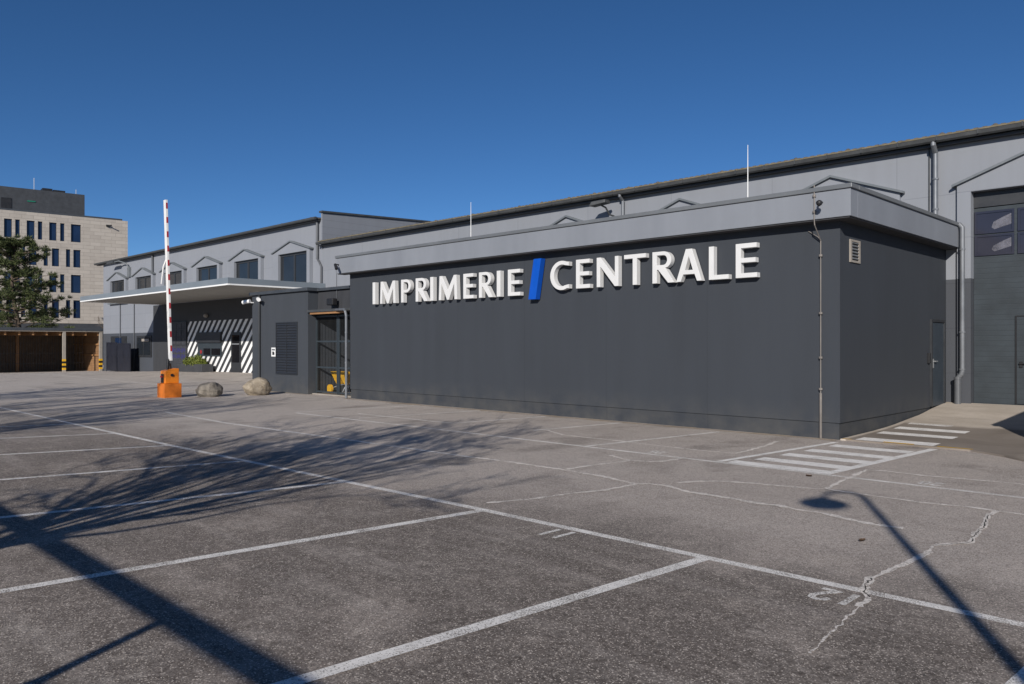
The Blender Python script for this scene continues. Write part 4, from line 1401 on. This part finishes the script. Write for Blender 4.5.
for y in (21.3, 18.70, 14.1, 10.7, 6.7, 2.7, -1.3, -5.3):
    po = MB().box(CX1 - 0.11, CX1 + 0.08, y - 0.10, y + 0.10, -0.4, 2.775).build('post', M['post'], cpt)
    for k in range(5):
        MB().box(CX1 - 0.116, CX1 + 0.086, y - 0.106, y + 0.106, -0.14 + k * 0.165, -0.14 + k * 0.165 + 0.163).build('warning_band', M['yellow'] if k % 2 == 0 else M['black'], po)
for y in (16.6, 12.6, 8.6, 4.6):
    MB().box(CX0 + 2.2, CX0 + 2.4, y - 0.1, y + 0.1, -0.4, 2.56).build('inner_post', M['wood_beam'], cpt)
ms = MB()
y = CY0
while y < CY1 - 0.3:
    ms.box(-70.0, -69.98, y, y + 0.02, -0.3, 2.5)
    y += 0.22
for z in (0.3, 1.1, 1.9, 2.5):
    ms.box(-69.98, -69.96, CY0, CY1 - 0.3, z, z + 0.03)
ms.build('mesh_screen', M['gutter'], cpt)


# ------------------------------------------------------------------ trees
def grow(mb, rnd, p, d, L, r, depth, tips, up=0.07, spread=0.62, nseg=4, wig=0.16, nch=(2, 3), minr=0.0085, shrink=0.74):
    pts, rad = [p.copy()], [r]
    q, dd = p.copy(), d.copy()
    for i in range(nseg):
        dd = (dd + Vector((rnd.gauss(0, wig), rnd.gauss(0, wig), rnd.gauss(0, wig) + up))).normalized()
        q = q + dd * (L / nseg)
        pts.append(q.copy())
        rad.append(max(minr, r * (1 - 0.42 * (i + 1) / nseg)))
    mb.tube(pts, rad, 8 if r > 0.06 else (5 if r > 0.015 else 3), cap=False)
    if depth == 0:
        tips.append((q, dd))
        return
    kids = [(len(pts) - 1, rnd.uniform(0.75, 1.0))] + [(rnd.randint(max(1, nseg // 2 - 1), nseg), rnd.uniform(0.6, 0.95)) for _ in range(rnd.randint(*nch))]
    for idx, k in kids:
        ax = Vector((rnd.gauss(0, 1), rnd.gauss(0, 1), rnd.gauss(0, 1))).normalized()
        base = (pts[idx] - pts[idx - 1]).normalized()
        nd = (base + ax.cross(base).normalized() * rnd.uniform(spread * 0.5, spread * 1.25)).normalized()
        grow(mb, rnd, pts[idx], nd, L * shrink * k, rad[idx] * 0.78 * math.sqrt(k), depth - 1, tips, up, spread, nseg, wig, nch, minr, shrink)


def bare_tree(label, x, y, hfork, r, limbs, L, seed, depth=5, lean=(0, 0), cat='tree', nch=(2, 3)):
    rnd = random.Random(seed)
    z0 = ground(x, y) - 0.1
    t = thing('bare_tree', label, cat, (x, y, z0 + 0.1), 'bare trees around the car park')
    top = Vector((x + lean[0], y + lean[1], hfork))
    tr = MB()
    tr.tube([(x, y, z0), (x + lean[0] * .2, y + lean[1] * .2, z0 + 0.3), (x + lean[0] * .5, y + lean[1] * .5, hfork * 0.55), tuple(top)], [r * 1.35, r * 1.08, r * 0.95, r * 0.88], 12)
    tr.build('trunk', M['bark'], t, smooth=True)
    cr = MB()
    tips = []
    for k in range(limbs):
        a = 2 * math.pi * (k + rnd.uniform(-.25, .25)) / limbs
        tilt = rnd.uniform(0.25, 0.95) if k else 0.05
        d = Vector((math.cos(a) * tilt, math.sin(a) * tilt, 1.0)).normalized()
        grow(cr, rnd, top - Vector((0, 0, rnd.uniform(0, 0.35))), d, L * rnd.uniform(.85, 1.1), r * rnd.uniform(.24, .40), depth, tips, nch=nch)
    cr.build('crown', M['bark'], t, fix=False)
    return t


bare_tree('bare branching tree behind the camera left of the lot', -5.55, -3.0, 2.3, 0.15, 13, 2.4, 21, depth=4, nch=(2, 4))
bare_tree('slender bare tree further back at the left edge', -14.6, -4.4, 2.6, 0.14, 10, 2.8, 34, depth=4)
bare_tree('bare tree with low fork beside the left lane', -20.5, -2.4, 2.2, 0.14, 10, 2.7, 41, depth=4)
bare_tree('older bare tree at the far left edge', -26.5, -2.0, 2.8, 0.2, 8, 2.9, 55, depth=4)
bare_tree('young bare sapling behind the carport', -84, 27.6, 2.2, 0.07, 4, 1.3, 77, depth=3)


def pine(label, x, y, H, seed):
    rnd = random.Random(seed)
    t = thing('pine_tree', label, 'tree', (x, y, -0.4))
    tr = MB()
    axis = []
    for i in range(12):
        z = -0.5 + (H - 0.6) * i / 11
        axis.append(Vector((x + 0.25 * math.sin(z * 0.6), y + 0.3 * math.sin(z * 0.45 + 1), z)))
    tr.tube(axis, [0.30 * (1 - 0.85 * i / 11) + 0.03 for i in range(12)], 10)
    tr.build('trunk', M['bark'], t, smooth=True)
    lb, nd = MB(), MB()
    clumps = []
    for k in range(92):
        h = min(0.99, 0.24 + 0.085 * (k % 9) + rnd.gauss(0, 0.012) + (0.06 if k > 80 else 0))
        z = H * h
        i = min(10, int(h * 11))
        base = axis[i].lerp(axis[i + 1], h * 11 - i) if i < 11 else axis[-1]
        base = Vector((base.x, base.y, min(z, axis[-1].z)))
        reach = (0.9 + 5.0 * (1 - h) ** 0.62) * rnd.uniform(0.55, 1.12)
        a = rnd.uniform(0, 2 * math.pi)
        pts = [base]
        d = Vector((math.cos(a), math.sin(a), 0.02 + 0.42 * h))
        q = base.copy()
        for s in range(5):
            d = (d + Vector((rnd.gauss(0, .16), rnd.gauss(0, .16), rnd.gauss(0.02, .10)))).normalized()
            q = q + d * reach / 5
            pts.append(q.copy())
            if s >= 1:
                for _ in range(2 if s < 4 else 4):
                    off = Vector((rnd.gauss(0, .40), rnd.gauss(0, .40), rnd.gauss(0.10, .13)))
                    clumps.append((q + off, d))
        lb.tube(pts, [0.07, 0.06, 0.05, 0.04, 0.03, 0.02], 5, cap=False)
    for c, d in clumps:
        R0 = rnd.uniform(0.28, 0.5)
        for _ in range(46):
            v = Vector((rnd.gauss(0, 1), rnd.gauss(0, 1), rnd.gauss(0.25, 0.55))).normalized()
            b0 = c + v * R0 * rnd.uniform(0.05, 0.6)
            tip = b0 + (v + d * 0.3 + Vector((0, 0, 0.35))).normalized() * rnd.uniform(0.2, 0.34)
            s = v.cross(Vector((rnd.gauss(0, 1), rnd.gauss(0, 1), rnd.gauss(0, 1)))).normalized() * 0.035
            nd.add([b0 - s, b0 + s, tip], [(0, 1, 2)])
    lb.build('limbs', M['bark'], t, fix=False)
    nd.build('crown', M['pine'], t, fix=False)


pine('dark pine tree rising over the carport before the stone tower', -89.4, 20.9, 12.4, 12)

# ------------------------------------------------------------------ things outside the frame that throw the shadows
lx, ly = 3.05, -2.25
lamp = thing('street_lamp', 'slim grey lamp post with round shade at the near edge of the lot', 'street lamp', (lx, ly, 0))
MB().tube([(lx, ly, -0.05), (lx, ly, 1.0), (lx, ly, 5.9)], [0.075, 0.07, 0.045], 14).lathe([(0.12, 0), (0.12, 0.03)], (lx, ly, 0), 16).build('pole', M['metal'], lamp)
MB().tube([(lx, ly, 5.88), (lx - 0.08, ly - 0.08, 6.0), (lx - 0.25, ly - 0.24, 6.0), (lx - 0.37, ly - 0.35, 5.82)], 0.032, 10).build('arm', M['metal'], lamp)
MB().lathe([(0.03, 0.14), (0.10, 0.11), (0.24, 0.02), (0.27, -0.02), (0.22, -0.07), (0.05, -0.10)], (lx - 0.37, ly - 0.35, 5.70), 24).build('lamp_shade', M['metal'], lamp, smooth=True)

hb = thing('height_barrier', 'double rail height barrier spanning the entrance behind the camera', 'barrier', (-4.3, -3.15, 0))
for z, x0 in ((2.62, -9.4), (2.11, -2.36)):
    MB().tube([(x0, -3.13, z), (0.62, -3.13, z)], 0.064, 12).build('rail', M['metal'], hb)
for x in (-9.3, 0.55):
    MB().tube([(x, -3.15, -0.05), (x, -3.15, 2.70)], 0.07, 12).build('post', M['metal'], hb)
for x in (-2.30,):
    MB().tube([(x, -3.15, 2.10), (x, -3.15, 2.60)], 0.045, 8).build('strut', M['metal'], hb)

ub = thing('shadow_block', 'unseen dark grey block added to cast the shadow on the gate apron', 'building', (-0.2, 15, 0))  # added out of view, placed so its edges throw the dark corner on the apron
MB().box(-1.37, 1.6, 13.40, 18.2, -0.2, 2.62).build('wall', M['block'], ub)  # wall, roof and door of the added unseen block
MB().box(-1.436, 1.67, 13.334, 18.27, 2.62, 2.72).build('roof', M['flatroof'], ub)
dd = MB().box(-1.405, -1.372, 14.4, 15.3, 0.07, 2.1).build('door', M['door'], ub)
